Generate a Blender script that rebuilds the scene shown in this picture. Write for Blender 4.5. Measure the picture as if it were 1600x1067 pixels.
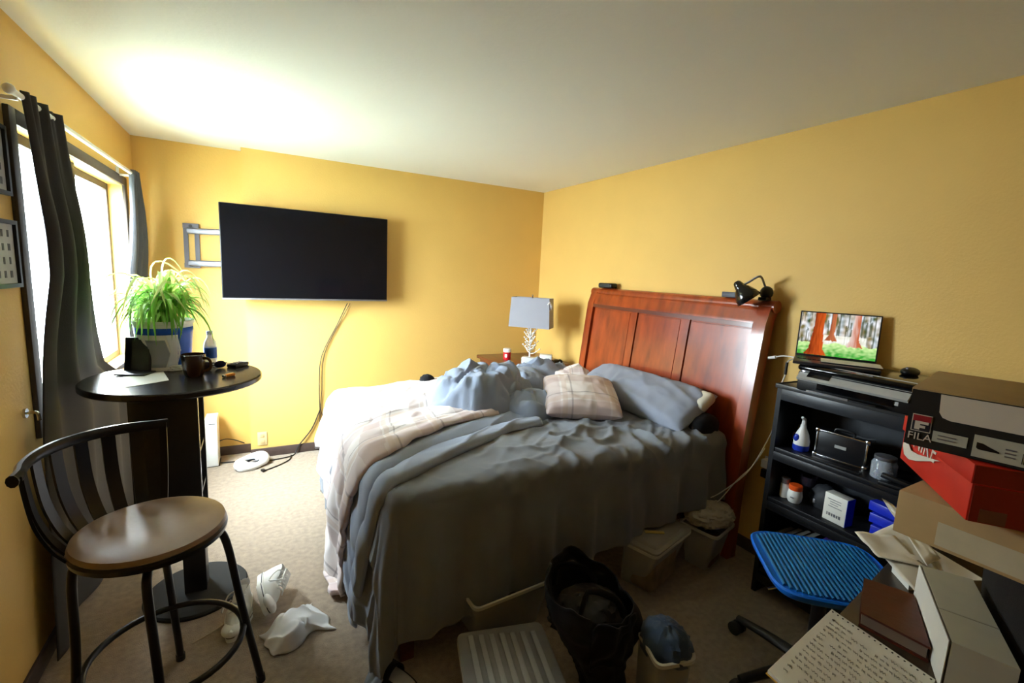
import bpy, bmesh, math, random
import numpy as np
from mathutils import Vector, Matrix, Euler, noise
from math import sin, cos, pi, sqrt, atan2, radians as R_

for o in list(bpy.data.objects): bpy.data.objects.remove(o)
scn = bpy.context.scene
COL = scn.collection
random.seed(7)

# ------------------------------------------------------------------ camera
F_PX, YAW, PITCH, ROLL, CAMH = 720.24, .5012, .1438, .0486, 1.5952
fw = Vector((sin(YAW)*cos(PITCH), cos(YAW)*cos(PITCH), -sin(PITCH)))
r0 = Vector((cos(YAW), -sin(YAW), 0)); u0 = r0.cross(fw)
rt = cos(ROLL)*r0 + sin(ROLL)*u0; up = -sin(ROLL)*r0 + cos(ROLL)*u0
CAM = Vector((0, 0, CAMH))
cam = bpy.data.cameras.new('camera'); cam.sensor_width = 36; cam.lens = F_PX*36/1600
cam.clip_start = .02
co = bpy.data.objects.new('camera', cam); COL.objects.link(co)
m = Matrix((rt, up, -fw)).transposed().to_4x4(); m.translation = CAM
co.matrix_world = m; scn.camera = co

def at(px, py, **k):
    """pixel of the 1600x1067 photo -> point on the plane X=, Y= or Z= that the thing touches"""
    d = fw + rt*((px-800)/F_PX) - up*((py-533.5)/F_PX)
    (a, v), = k.items(); i = 'XYZ'.index(a)
    return CAM + d*((v-CAM[i])/d[i])

# ------------------------------------------------------------------ world, light, exposure
w = bpy.data.worlds.new('world'); scn.world = w; w.use_nodes = True
bg = w.node_tree.nodes['Background']
wt = w.node_tree                                          # overcast sky: zenith three times the horizon
tcw = wt.nodes.new('ShaderNodeTexCoord'); sx_ = wt.nodes.new('ShaderNodeSeparateXYZ'); wt.links.new(tcw.outputs['Generated'], sx_.inputs[0])
mx_ = wt.nodes.new('ShaderNodeMath'); mx_.operation = 'MAXIMUM'; mx_.inputs[1].default_value = 0; wt.links.new(sx_.outputs[2], mx_.inputs[0])
ma_ = wt.nodes.new('ShaderNodeMath'); ma_.operation = 'MULTIPLY_ADD'; ma_.inputs[1].default_value = 52.0; ma_.inputs[2].default_value = 26.0; wt.links.new(mx_.outputs[0], ma_.inputs[0])
wt.links.new(ma_.outputs[0], bg.inputs[1]); bg.inputs[0].default_value = (.80, .93, 1.0, 1)
scn.view_settings.view_transform = 'Standard'; scn.view_settings.look = 'None'
scn.view_settings.gamma = 1; scn.view_settings.use_curve_mapping = False
scn.view_settings.exposure = 1.36

XL, XR, YB, YF, H = -.785, 2.574, 4.166, -1.3, 2.44
YR = YB + .149; XJ = -.1075
WY0, WY1, WZ0, WZ1 = 2.43, 3.98, .93, 2.05           # window opening
pl = bpy.data.lights.new('window_daylight_portal', 'AREA'); pl.shape = 'RECTANGLE'
pl.size = WY1-WY0; pl.size_y = WZ1-WZ0
pl.cycles.is_portal = True
po = bpy.data.objects.new('window_daylight_portal', pl); COL.objects.link(po)
po.location = (XL-.13, (WY0+WY1)/2, (WZ0+WZ1)/2)
po.rotation_euler = Matrix(((0, 0, -1), (1, 0, 0), (0, -1, 0))).to_euler()

# ------------------------------------------------------------------ materials
def lin(h):
    h = h.lstrip('#'); c = [int(h[i:i+2], 16)/255 for i in (0, 2, 4)]
    return tuple(x/12.92 if x <= .04045 else ((x+.055)/1.055)**2.4 for x in c)+(1,)
MATS = {}
def mat(name, col, rough=.6, metal=0, spec=.5, noise_amt=0, noise_scale=20, bump=0, bump_scale=60,
        sheen=0, coat=0, trans=0, emit=0, alpha=1, stretch=None, col2=None, ior=1.45):
    if name in MATS: return MATS[name]
    M = bpy.data.materials.new(name); M.use_nodes = True
    nt = M.node_tree; b = nt.nodes['Principled BSDF']
    c = lin(col)
    b.inputs['Base Color'].default_value = c; b.inputs['Roughness'].default_value = rough
    b.inputs['Metallic'].default_value = metal; b.inputs['Specular IOR Level'].default_value = spec
    b.inputs['Sheen Weight'].default_value = sheen; b.inputs['Coat Weight'].default_value = coat
    b.inputs['Coat Roughness'].default_value = .15
    b.inputs['Transmission Weight'].default_value = trans; b.inputs['IOR'].default_value = ior
    b.inputs['Alpha'].default_value = alpha
    if emit: b.inputs['Emission Color'].default_value = c; b.inputs['Emission Strength'].default_value = emit
    if noise_amt or bump or col2:
        tc = nt.nodes.new('ShaderNodeTexCoord'); src = tc.outputs['Object']
        if stretch:
            mp = nt.nodes.new('ShaderNodeMapping'); mp.inputs['Scale'].default_value = stretch
            nt.links.new(src, mp.inputs[0]); src = mp.outputs[0]
    if noise_amt or col2:
        n = nt.nodes.new('ShaderNodeTexNoise'); n.inputs['Scale'].default_value = noise_scale
        n.inputs['Detail'].default_value = 5; nt.links.new(src, n.inputs['Vector'])
        rp = nt.nodes.new('ShaderNodeValToRGB'); e = rp.color_ramp.elements
        e[0].position = .3; e[1].position = .7
        c2 = lin(col2) if col2 else tuple(x*(1-noise_amt) for x in c[:3])+(1,)
        e[0].color = c2; e[1].color = c if col2 else tuple(min(1, x*(1+noise_amt*.6)) for x in c[:3])+(1,)
        nt.links.new(n.outputs[0], rp.inputs[0]); nt.links.new(rp.outputs[0], b.inputs['Base Color'])
    if bump:
        n2 = nt.nodes.new('ShaderNodeTexNoise'); n2.inputs['Scale'].default_value = bump_scale
        n2.inputs['Detail'].default_value = 4; nt.links.new(src, n2.inputs['Vector'])
        bp = nt.nodes.new('ShaderNodeBump'); bp.inputs['Strength'].default_value = bump
        bp.inputs['Distance'].default_value = .01
        nt.links.new(n2.outputs[0], bp.inputs['Height']); nt.links.new(bp.outputs[0], b.inputs['Normal'])
    MATS[name] = M; return M

WALL = mat('yellow_paint', '#DFB767', .55, spec=.35, noise_amt=.03, noise_scale=3, bump=.12, bump_scale=90)
CEIL = mat('ceiling_paint', '#EAEBE6', .8, bump=.1, bump_scale=60)
CARPET = mat('carpet', '#A8957F', .95, spec=.1, noise_amt=.22, noise_scale=38, bump=1.0, bump_scale=260, sheen=.3)
BASEB = mat('dark_baseboard', '#4A3B35', .5, noise_amt=.2)
FRAME = mat('window_frame_brown', '#3E352C', .5, noise_amt=.15)
WHITE = mat('white_plastic', '#E9E9E6', .4, noise_amt=.02)
WHITEM = mat('white_enamel', '#E6E6E4', .3)
BLACK = mat('black_laminate', '#17171A', .35, noise_amt=.15, noise_scale=30)
BLACKM = mat('black_metal', '#1C1A1A', .28, metal=.4, noise_amt=.1)
BLACKP = mat('black_plastic', '#121213', .4, noise_amt=.1)
BLACKG = mat('black_gloss', '#08080A', .08, noise_amt=.1)
CHROME = mat('bright_metal', '#C8CACC', .2, metal=1, noise_amt=.03)
GREYM = mat('grey_metal', '#8C8A90', .35, metal=.7, noise_amt=.1)
CABLE = mat('black_cable', '#1E1B1A', .5, noise_amt=.1)
WCABLE = mat('white_cable', '#DEDCD8', .45, noise_amt=.03)
PAPER = mat('white_paper', '#DEDCD4', .8, noise_amt=.03, noise_scale=6)
def wood(name, c1, c2, rough, axis=(1, 1, 10), coat=.6):
    return mat(name, c1, rough, col2=c2, noise_scale=5, stretch=axis, coat=coat, bump=.03, bump_scale=12)
CHERRY = wood('cherry_wood', '#A8461A', '#762B10', .28, (3, 3, .8))
CHERRYD = wood('cherry_wood_dark', '#6E2E16', '#4A1D0E', .35, (3, .5, 3))
def fabric(name, c, amt=.06, sheen=.15, rough=.8):
    return mat(name, c, rough, spec=.25, noise_amt=amt, noise_scale=9, bump=.25, bump_scale=420, sheen=sheen)
CHARC = fabric('charcoal_sheet', '#767A81')
GREYB = fabric('blue_grey_fabric', '#8E98AA')
CURT = fabric('dark_curtain_fabric', '#3A3838', sheen=.05)
CURT2 = fabric('grey_curtain_fabric', '#55575C', sheen=.05)
BLACKF = fabric('black_fabric', '#131214', sheen=.05)
WHITEF = fabric('white_cloth', '#DADADA')
def plaid():
    M = bpy.data.materials.new('plaid_fabric'); M.use_nodes = True; nt = M.node_tree
    b = nt.nodes['Principled BSDF']; b.inputs['Roughness'].default_value = .85; b.inputs['Sheen Weight'].default_value = .1
    uv = nt.nodes.new('ShaderNodeUVMap'); uv.uv_map = 'UVMap'
    sp = nt.nodes.new('ShaderNodeSeparateXYZ'); nt.links.new(uv.outputs[0], sp.inputs[0])
    def band(src, period, off, width):
        a = nt.nodes.new('ShaderNodeMath'); a.operation = 'MULTIPLY_ADD'; a.inputs[1].default_value = 1/period; a.inputs[2].default_value = off
        nt.links.new(src, a.inputs[0])
        f = nt.nodes.new('ShaderNodeMath'); f.operation = 'FRACT'; nt.links.new(a.outputs[0], f.inputs[0])
        l = nt.nodes.new('ShaderNodeMath'); l.operation = 'LESS_THAN'; l.inputs[1].default_value = width
        nt.links.new(f.outputs[0], l.inputs[0]); return l.outputs[0]
    cur = None
    base = nt.nodes.new('ShaderNodeRGB'); base.outputs[0].default_value = lin('#E2DAD8'); cur = base.outputs[0]
    for src, per, off, wd, colr, fac in ((0, .30, 0, .28, '#B79C9A', .42), (1, .30, .1, .28, '#B79C9A', .42),
                                         (0, .30, .5, .035, '#5A4A52', .42), (1, .30, .6, .035, '#5A4A52', .42),
                                         (0, .30, .68, .1, '#CDB5A6', .5), (1, .30, .78, .1, '#CDB5A6', .5)):
        s = band(sp.outputs[src], per, off, wd)
        k = nt.nodes.new('ShaderNodeMath'); k.operation = 'MULTIPLY'; k.inputs[1].default_value = fac; nt.links.new(s, k.inputs[0])
        mx = nt.nodes.new('ShaderNodeMixRGB'); mx.inputs[2].default_value = lin(colr)
        nt.links.new(k.outputs[0], mx.inputs[0]); nt.links.new(cur, mx.inputs[1]); cur = mx.outputs[0]
    nt.links.new(cur, b.inputs['Base Color']); return M
PLAID = plaid()
def vcol_mat(name, emit=0, rough=.4):
    M = bpy.data.materials.new(name); M.use_nodes = True; nt = M.node_tree; b = nt.nodes['Principled BSDF']
    b.inputs['Roughness'].default_value = rough
    a = nt.nodes.new('ShaderNodeVertexColor'); a.layer_name = 'print'
    nt.links.new(a.outputs[0], b.inputs['Base Color'])
    if emit:
        nt.links.new(a.outputs[0], b.inputs['Emission Color']); b.inputs['Emission Strength'].default_value = emit
    return M
def glass(name, tint='#FFFFFF', fac=.07, rough=.02):
    M = bpy.data.materials.new(name); M.use_nodes = True; nt = M.node_tree
    for n in list(nt.nodes):
        if n.type != 'OUTPUT_MATERIAL': nt.nodes.remove(n)
    out = [n for n in nt.nodes if n.type == 'OUTPUT_MATERIAL'][0]
    t = nt.nodes.new('ShaderNodeBsdfTransparent'); t.inputs[0].default_value = lin(tint)
    g = nt.nodes.new('ShaderNodeBsdfGlossy'); g.inputs[1].default_value = rough
    x = nt.nodes.new('ShaderNodeMixShader'); x.inputs[0].default_value = fac
    nt.links.new(t.outputs[0], x.inputs[1]); nt.links.new(g.outputs[0], x.inputs[2]); nt.links.new(x.outputs[0], out.inputs[0])
    return M
PANE = glass('window_glass')
def frosted(name, col, alpha):
    return mat(name, col, .35, alpha=alpha, noise_amt=.06, noise_scale=8)
CLEARP = frosted('clear_tub_plastic', '#BDBDB8', .55)

# ------------------------------------------------------------------ mesh helpers
def V(*a): return Vector(a)
class B:
    def __init__(s): s.bm = bmesh.new(); s.uv = s.bm.loops.layers.uv.new('UVMap')
    def box(s, c, sz, rot=None, bev=0, seg=2):
        r = bmesh.ops.create_cube(s.bm, size=1); vs = r['verts']
        for v in vs: v.co = Vector((v.co.x*sz[0], v.co.y*sz[1], v.co.z*sz[2]))
        if bev:
            es = list({e for v in vs for e in v.link_edges})
            q = bmesh.ops.bevel(s.bm, geom=es, offset=bev, segments=seg, profile=.5, affect='EDGES')
            vs = list({v for f in q['faces'] for v in f.verts} | {v for v in vs if v.is_valid})
        M = (rot if isinstance(rot, Matrix) else Euler(rot).to_matrix()) if rot is not None else Matrix.Identity(3)
        for v in vs: v.co = M @ v.co + Vector(c)
        return s
    def bb(s, a, b, bev=0, seg=2):
        a = Vector(a); b = Vector(b)
        return s.box((a+b)/2, [abs(b[i]-a[i]) for i in range(3)], bev=bev, seg=seg)
    def ring(s, c, ax, r, n, sx=1, sy=1, ref=None):
        ax = Vector(ax).normalized(); ref = ref or (Vector((0, 0, 1)) if abs(ax.z) < .9 else Vector((1, 0, 0)))
        x = ax.cross(ref).normalized(); y = ax.cross(x)
        return [s.bm.verts.new(Vector(c)+x*(r*sx*cos(2*pi*i/n))+y*(r*sy*sin(2*pi*i/n))) for i in range(n)]
    def bridge(s, a, b):
        n = len(a)
        for i in range(n): s.bm.faces.new((a[i], a[(i+1) % n], b[(i+1) % n], b[i]))
    def cyl(s, p0, p1, ra, rb=None, n=16, caps=True):
        rb = ra if rb is None else rb; p0 = Vector(p0); p1 = Vector(p1)
        a = s.ring(p0, p1-p0, ra, n); b = s.ring(p1, p1-p0, rb, n); s.bridge(a, b)
        if caps: s.bm.faces.new(a[::-1]); s.bm.faces.new(b)
        return s
    def lathe(s, prof, n=32, c=(0, 0, 0), caps=True, sx=1, sy=1):
        rs = [[s.bm.verts.new(Vector(c)+Vector((r*sx*cos(2*pi*i/n), r*sy*sin(2*pi*i/n), z))) for i in range(n)] for r, z in prof]
        for a, b in zip(rs, rs[1:]): s.bridge(a, b)
        if caps: s.bm.faces.new(rs[0][::-1]); s.bm.faces.new(rs[-1])
        return s
    def tube(s, pts, r, n=8, smooth=4, caps=True, sx=1, sy=1, ref=None):
        P = [Vector(p) for p in pts]
        if smooth and len(P) > 2: P = spline(P, smooth)
        prev = None; N = len(P); first = None
        for i, p in enumerate(P):
            t = (P[min(i+1, N-1)]-P[max(i-1, 0)])
            if t.length < 1e-9: t = Vector((0, 0, 1))
            t.normalize()
            rr = r if not isinstance(r, (list, tuple)) else np.interp(i/(N-1), np.linspace(0, 1, len(r)), r)
            if prev is None:
                x = t.cross(ref or (Vector((0, 0, 1)) if abs(t.z) < .9 else Vector((1, 0, 0)))).normalized()
            else:
                x = (lx - t*lx.dot(t)).normalized()
            y = t.cross(x); lx = x
            rg = [s.bm.verts.new(p+x*(rr*sx*cos(2*pi*k/n))+y*(rr*sy*sin(2*pi*k/n))) for k in range(n)]
            if prev: s.bridge(prev, rg)
            else: first = rg
            prev = rg
        if caps: s.bm.faces.new(first[::-1]); s.bm.faces.new(prev)
        return s
    def ball(s, c, r, n=12, m=8):
        r = (r, r, r) if not isinstance(r, (tuple, list)) else r
        q = bmesh.ops.create_uvsphere(s.bm, u_segments=n, v_segments=m, radius=1)
        for v in q['verts']: v.co = Vector((v.co.x*r[0], v.co.y*r[1], v.co.z*r[2]))+Vector(c)
        return s
    def prism(s, pts, z0, z1):
        a = [s.bm.verts.new((p[0], p[1], z0)) for p in pts]; b = [s.bm.verts.new((p[0], p[1], z1)) for p in pts]
        s.bridge(a, b); s.bm.faces.new(a[::-1]); s.bm.faces.new(b); return s
    def extr(s, pts, d):                                   # 3-D polygon pushed along d
        d = Vector(d); a = [s.bm.verts.new(Vector(p)) for p in pts]; b = [s.bm.verts.new(Vector(p)+d) for p in pts]
        s.bridge(a, b); s.bm.faces.new(a[::-1]); s.bm.faces.new(b); return s
    def grid(s, nu, nv, f, uv=None, closed=False):
        rows = [[s.bm.verts.new(f(i/nu, j/nv)) for j in range(nv+(0 if closed else 1))] for i in range(nu+1)]
        for i in range(nu):
            for j in range(nv):
                j2 = (j+1) % len(rows[0])
                fc = s.bm.faces.new((rows[i][j], rows[i+1][j], rows[i+1][j2], rows[i][j2]))
                if uv:
                    for lp, (a, b) in zip(fc.loops, ((i, j), (i+1, j), (i+1, j+1), (i, j+1))):
                        lp[s.uv].uv = uv(a/nu, b/nv)
        return s
def spline(P, k):
    out = []
    for i in range(len(P)-1):
        p0, p1, p2, p3 = P[max(i-1, 0)], P[i], P[i+1], P[min(i+2, len(P)-1)]
        for j in range(k):
            t = j/k
            out.append(.5*((2*p1)+(p2-p0)*t+(2*p0-5*p1+4*p2-p3)*t*t+(3*p1-p0-3*p2+p3)*t**3))
    out.append(P[-1]); return out
def obj(name, b, material, parent=None, smooth=40, label=None, kind=None, solid=0, sub=0, loc=None, rot=None):
    me = bpy.data.meshes.new(name)
    bmesh.ops.recalc_face_normals(b.bm, faces=b.bm.faces) if not solid and smooth is not None else None
    b.bm.to_mesh(me); b.bm.free()
    if smooth is not None:
        for p in me.polygons: p.use_smooth = True
        me.set_sharp_from_angle(angle=R_(smooth))
    me.materials.append(material)
    o = bpy.data.objects.new(name, me); COL.objects.link(o)
    if parent: o.parent = parent
    if label: o['label'] = label
    if kind: o['kind'] = kind
    if loc is not None: o.location = loc
    if rot is not None: o.rotation_euler = rot
    if solid:
        md = o.modifiers.new('thickness', 'SOLIDIFY'); md.thickness = solid; md.offset = -1
    if sub:
        md = o.modifiers.new('subdivision', 'SUBSURF'); md.levels = sub; md.render_levels = sub
    return o
def tag(o, label, cat, group=None):
    o['label'] = label; o['category'] = cat
    if group: o['group'] = group
    return o
def thing(name, label, cat, loc=(0, 0, 0), rz=0, group=None, rot=None):
    o = bpy.data.objects.new(name, None); COL.objects.link(o); o.location = loc
    o.rotation_euler = rot if rot else (0, 0, rz); o.empty_display_size = .05
    return tag(o, label, cat, group)
def struct(name, b, material, parent=None, **k):
    o = obj(name, b, material, parent, **k)
    if not parent: o['kind'] = 'structure'
    return o
def text(body, size, material, parent, M, name='lettering', depth=.0008, shear=0, sx=1):
    cu = bpy.data.curves.new(name, 'FONT'); cu.body = body; cu.size = size; cu.extrude = depth
    cu.align_x = 'CENTER'; cu.align_y = 'CENTER'; cu.shear = shear; cu.resolution_u = 3
    t = bpy.data.objects.new(name, cu); COL.objects.link(t)
    dg = bpy.context.evaluated_depsgraph_get(); me = bpy.data.meshes.new_from_object(t.evaluated_get(dg))
    bpy.data.objects.remove(t)
    me.materials.clear(); me.materials.append(material)
    o = bpy.data.objects.new(name, me); COL.objects.link(o); o.parent = parent
    o.matrix_local = M @ Matrix.Diagonal((sx, 1, 1, 1)); return o
def basis(o, x, y):                                       # matrix with local x, y axes at origin o
    x = Vector(x).normalized(); y = Vector(y); y = (y-x*y.dot(x)).normalized(); z = x.cross(y)
    m = Matrix((x, y, z)).transposed().to_4x4(); m.translation = Vector(o); return m
def ns(x, y, z=0.): return noise.noise(Vector((x, y, z)))
def ridge(x, y, z=0.): return 1-2*abs(noise.noise(Vector((x, y, z))))
def crump(p, f=1.):
    x, y, z = p
    return .5*ridge(x*3*f, y*3*f, z*3*f)+.3*ridge(x*6.5*f+5, y*6.5*f, z*6.5*f)+.15*ridge(x*14*f, y*14*f+3, z*14*f)
def crease(x, y, z=0., e=7): return (1-abs(noise.noise(Vector((x, y, z)))))**e
def billow(x, y, z=0.): return abs(noise.noise(Vector((x, y, z))))**.7
def smooth01(t): t = max(0, min(1, t)); return t*t*(3-2*t)

# ------------------------------------------------------------------ the room
struct('floor', B().bb((XL-.1, YF-.1, -.1), (XR+.1, YR+.1, 0)), CARPET, smooth=None)
struct('ceiling', B().bb((XL-.1, YF-.1, H), (XR+.1, YR+.1, H+.1)), CEIL, smooth=None)
b = B(); T = .12
b.bb((XL-T, YF-.1, 0), (XL, WY0, H)); b.bb((XL-T, WY1, 0), (XL, YR+.1, H))
b.bb((XL-T, WY0, 0), (XL, WY1, WZ0)); b.bb((XL-T, WY0, WZ1), (XL, WY1, H))
struct('wall_left', b, WALL, smooth=None)
struct('wall_back', B().bb((XJ, YB, 0), (XR, YR+.1, H)), WALL, smooth=None)
struct('wall_recess', B().bb((XL, YR, 0), (XJ, YR+.1, H)), WALL, smooth=None)
struct('wall_right', B().bb((XR, YF-.1, 0), (XR+.1, YR+.1, H)), WALL, smooth=None)
struct('wall_front', B().bb((XL, YF-.1, 0), (XR, YF, H)), WALL, smooth=None)
bh = .075
struct('baseboard_back', B().bb((XJ, YB-.014, 0), (XR, YB, bh), bev=.004), BASEB)
struct('baseboard_recess', B().bb((XL, YR-.014, 0), (XJ, YR, bh), bev=.004), BASEB)
struct('baseboard_left', B().bb((XL, YF, 0), (XL+.014, YR-.014, bh), bev=.004), BASEB)
struct('baseboard_right', B().bb((XR-.014, YF, 0), (XR, YB-.014, bh), bev=.004), BASEB)
struct('added_ground', B().bb((-14, -8, -.62), (XL-.13, 16, -.6)), mat('added_ground_tone', '#73776A', .9, noise_amt=.2, noise_scale=3), smooth=None)  # ground added outside to cut the light thrown up at the ceiling
# window: brown frame, two sliding sashes
wn = bpy.data.objects.new('window_1', None); COL.objects.link(wn); wn['kind'] = 'structure'
wn.location = (XL, WY0, WZ0)
def wpart(name, a, c, material, par=wn, bev=.003):
    o_ = Vector((XL, WY0, WZ0)); return obj(name, B().bb(Vector(a)-o_, Vector(c)-o_, bev=bev), material, par)
cw = .055
wpart('casing', (XL, WY0-cw, WZ0-cw), (XL+.018, WY0, WZ1+cw), FRAME)
wpart('casing', (XL, WY1, WZ0-cw), (XL+.018, WY1+cw, WZ1+cw), FRAME)
wpart('casing', (XL, WY0, WZ1), (XL+.018, WY1, WZ1+cw), FRAME)
wpart('window_sill', (XL, WY0-.02, WZ0-.03), (XL+.014, WY1+.02, WZ0), FRAME)
ym = (WY0+WY1)/2
for k, (y0, y1, x) in enumerate(((WY0, ym+.03, XL-.05), (ym-.03, WY1, XL-.085))):
    f = .04
    sash = obj('sash', B().bb((x-.012-XL, y0-WY0, 0), (x+.012-XL, y0+f-WY0, WZ1-WZ0)).bb((x-.012-XL, y1-f-WY0, 0), (x+.012-XL, y1-WY0, WZ1-WZ0))
               .bb((x-.012-XL, y0+f-WY0, 0), (x+.012-XL, y1-f-WY0, f)).bb((x-.012-XL, y0+f-WY0, WZ1-WZ0-f), (x+.012-XL, y1-f-WY0, WZ1-WZ0)), FRAME, wn)
    obj('pane', B().bb((x-.002-XL, y0+f-WY0, f), (x+.002-XL, y1-f-WY0, WZ1-WZ0-f)), PANE, sash)

# ------------------------------------------------------------------ curtains and rod
RX, RZ = -.705, 2.115
t = thing('curtain_rod', 'white curtain rod mounted above the window', 'curtain rod', (RX, 2.2, RZ))
obj('rod', B().cyl((0, .02, 0), (0, 1.68, 0), .011), WHITEM, t)
for y in (.06, 1.66): obj('bracket', B().bb((-.078, y-.012, -.035), (-.066, y+.012, .035)).bb((-.07, y-.006, -.02), (.0, y+.006, -.008)), WHITEM, t)
for y in (.0, 1.69): obj('finial', B().ball((0, y, 0), .017), WHITEM, t)
def curtain(name, label, pts, zt, zb, npl, amp, material, seed):
    nv = 60                                                # pts: (z, y0, y1) from top to hem
    zs = [p[0] for p in pts][::-1]; A = [p[1] for p in pts][::-1]; C = [p[2] for p in pts][::-1]
    def f(i, j):
        z = zt+(zb-zt)*j
        y0 = float(np.interp(z, zs, A)); y1 = float(np.interp(z, zs, C))
        y = y0+(y1-y0)*i + .01*ns(i*6, j*3, seed)
        k = smooth01((2.1-z)/.5); ctr = RX-.037*smooth01((1.75-z)/.6)
        x = ctr + amp*(1-.35*smooth01((1.6-z)/.5))*(sin(2*pi*npl*i+.8*ns(i*3, j*1.2, seed)+.5*j)*(.5+.5*k)+.3*(1-k)*sin(2*pi*npl*2.7*i)) + .006*ns(i*9, j*5, seed+3)
        return V(max(x, XL+.004), y, z)
    o = obj(name, B().grid(120, nv, f), material, solid=.004, smooth=60)
    return tag(o, label, 'curtain')
curtain('curtain', 'dark charcoal curtain gathered on the rod beside the framed pictures', ((2.135, 2.28, 2.66), (1.9, 2.33, 2.72), (1.5, 2.42, 2.9), (1.05, 2.32, 3.1), (.88, 2.28, 3.5), (.03, 2.2, 3.56)), 2.135, .03, 3, .032, CURT, 1)
curtain('curtain', 'grey curtain panel at window end by the television wall', ((2.135, 3.82, 3.95), (1.9, 3.78, 4.08), (1.5, 3.66, 4.18), (1.2, 3.66, 4.22), (.03, 3.7, 4.25)), 2.135, .03, 3, .03, CURT2, 9)

t = thing('curtain_holdback', 'small metal curtain holdback on left wall below the pictures', 'holdback', (XL, 2.30, 1.0))
obj('wall_disc', B().cyl((0, 0, 0), (.008, 0, 0), .018), CHROME, t); obj('stem', B().tube([(.006, 0, 0), (.035, 0, 0), (.04, 0, -.03)], .006), CHROME, t)
# framed pictures on the left wall
def picture(y0, y1, z0, z1, label):
    t = thing('framed_picture', label, 'picture', (XL+.002, (y0+y1)/2, (z0+z1)/2))
    hy, hz, f = (y1-y0)/2, (z1-z0)/2, .014
    obj('frame', B().bb((0, -hy, -hz), (.018, -hy+f, hz)).bb((0, hy-f, -hz), (.018, hy, hz)).bb((0, -hy+f, -hz), (.018, hy-f, -hz+f)).bb((0, -hy+f, hz-f), (.018, hy-f, hz)), BLACKP, t)
    obj('mat_board', B().bb((.002, -hy+f, -hz+f), (.008, hy-f, hz-f)), mat('mat_board', '#B9BBBC', .7, noise_amt=.1), t)
    for k in range(4):
        zc = hz*.6-k*hz*.4
        for q in range(5):
            w = random.uniform(.012, .022); yc = -hy*.62+q*hy*.31
            obj('print', B().bb((.008, yc-w/2, zc-.012), (.0088, yc+w/2, zc+.012)), mat('grey_print', '#5C5E62', .7, noise_amt=.4, noise_scale=60), t)
picture(2.08, 2.335, 1.785, 2.02, 'framed grey print on left wall, upper of two')
picture(2.06, 2.345, 1.465, 1.70, 'framed grey print on left wall, lower of two')

# ------------------------------------------------------------------ television, mount, cables
def tvpt(px, py, y): return at(px, py, Y=y)
TL, TR_ = at(344, 312, Y=3.98), at(608, 345, Y=4.05); BL, BR = at(344, 466, Y=3.98), at(603, 472, Y=4.05)
tc = (TL+TR_+BL+BR)/4; xw = ((TR_+BR)-(TL+BL)); wv = xw.length/2; hv = ((TL-BL).length+(TR_-BR).length)/2
xw.z *= .5
rz = atan2(xw.y, xw.x)
t = thing('television', 'large black flat television on wall mount', 'television', (tc.x, tc.y, tc.z-hv/2), rz)
obj('housing', B().box((0, .022, hv/2), (wv, .035, hv), bev=.006).box((0, .045, hv*.38), (wv*.6, .03, hv*.5), bev=.01), BLACKP, t)
obj('screen', B().box((0, .0035, hv/2+.004), (wv-.012, .004, hv-.02)), mat('tv_screen', '#0B0C10', .12, spec=.5, noise_amt=.1), t)
obj('bezel', B().box((0, .004, .006), (wv, .008, .012), bev=.002), GREYM, t)
t2 = thing('television_mount', 'grey steel wall bracket with two swing arms behind television', 'wall mount', (-.455, YR, 1.53))
obj('wall_plate', B().bb((-.05, -.012, 0), (-.02, 0, .33)).bb((.02, -.012, 0), (.05, 0, .33)).bb((-.05, -.03, .0), (.05, -.012, .035)).bb((-.05, -.03, .295), (.05, -.012, .33)), mat('mount_plate_grey', '#56545B', .45, metal=.3, noise_amt=.1), t2)
obj('slot_bolt', B().cyl((0, -.035, .02), (0, -.028, .02), .012).cyl((0, -.035, .31), (0, -.028, .31), .012), BLACKM, t2)
for z in (.035, .275): obj('arm', B().tube([(-.02, -.04, z), (.14, -.075, z), (.42, -.16, z+.01), (.55, -.20, z+.01)], .016, n=8, smooth=2, sy=1.4), mat('mount_arm_grey', '#83858F', .4, metal=.3, noise_amt=.05), t2)
obj('tv_plate', B().bb((.42, -.225, .0), (.75, -.205, .33)), GREYM, t2)
for k, (pts, r) in enumerate((([(541, 473), (528, 505), (503, 555), (499, 600), (500, 655), (497, 684)], .0036),
                              ([(547, 474), (533, 500), (507, 553), (503, 610), (501, 640), (510, 665), (500, 685)], .0025))):
    P = [at(x, y, Y=YB-.012) for x, y in pts]
    if k == 0: P[0].y -= .06
    tag(obj('power_cable', B().tube(P, r), CABLE), ('thick black cable hanging from the television to the outlet', 'thin looped cable hanging beside the thick television cable')[k], 'cable')
P = [at(500, 640, Y=YB-.012), at(487, 670, Y=YB-.012), at(466, 697, Y=YB-.025)]
P += [V(P[-1].x-.03, YB-.05, .006)] + [at(x, y, Z=.006) for x, y in ((449, 714), (420, 719), (395, 719), (345, 723))]
tag(obj('floor_cable', B().tube(P, .005), CABLE), 'black cable running along the carpet below the television', 'cable')
P = [at(x, y, Z=.006) for x, y in ((455, 711), (452, 718), (435, 727), (411, 736))]
o = thing('lead_with_plug', 'short black lead with plug beside the white padded ring', 'cable', P[-1])
obj('lead', B().tube([p-P[-1] for p in P], .005), CABLE, o); obj('plug', B().box((0, 0, .008), (.022, .03, .018), rot=(0, 0, .6), bev=.004), CABLE, o)
P = [at(343, 689, Y=YR-.02), at(352, 686, Y=YR-.02), at(366, 687, Y=YR-.02), at(382, 692, Y=YR-.02)]
tag(obj('wall_lead', B().tube(P, .004), CABLE), 'thin dark lead along recessed wall above baseboard', 'cable')
p = at(410, 685, Y=YB)
t = thing('wall_outlet', 'cream wall outlet plate low under the television', 'outlet', (p.x, YB, p.z))
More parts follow.
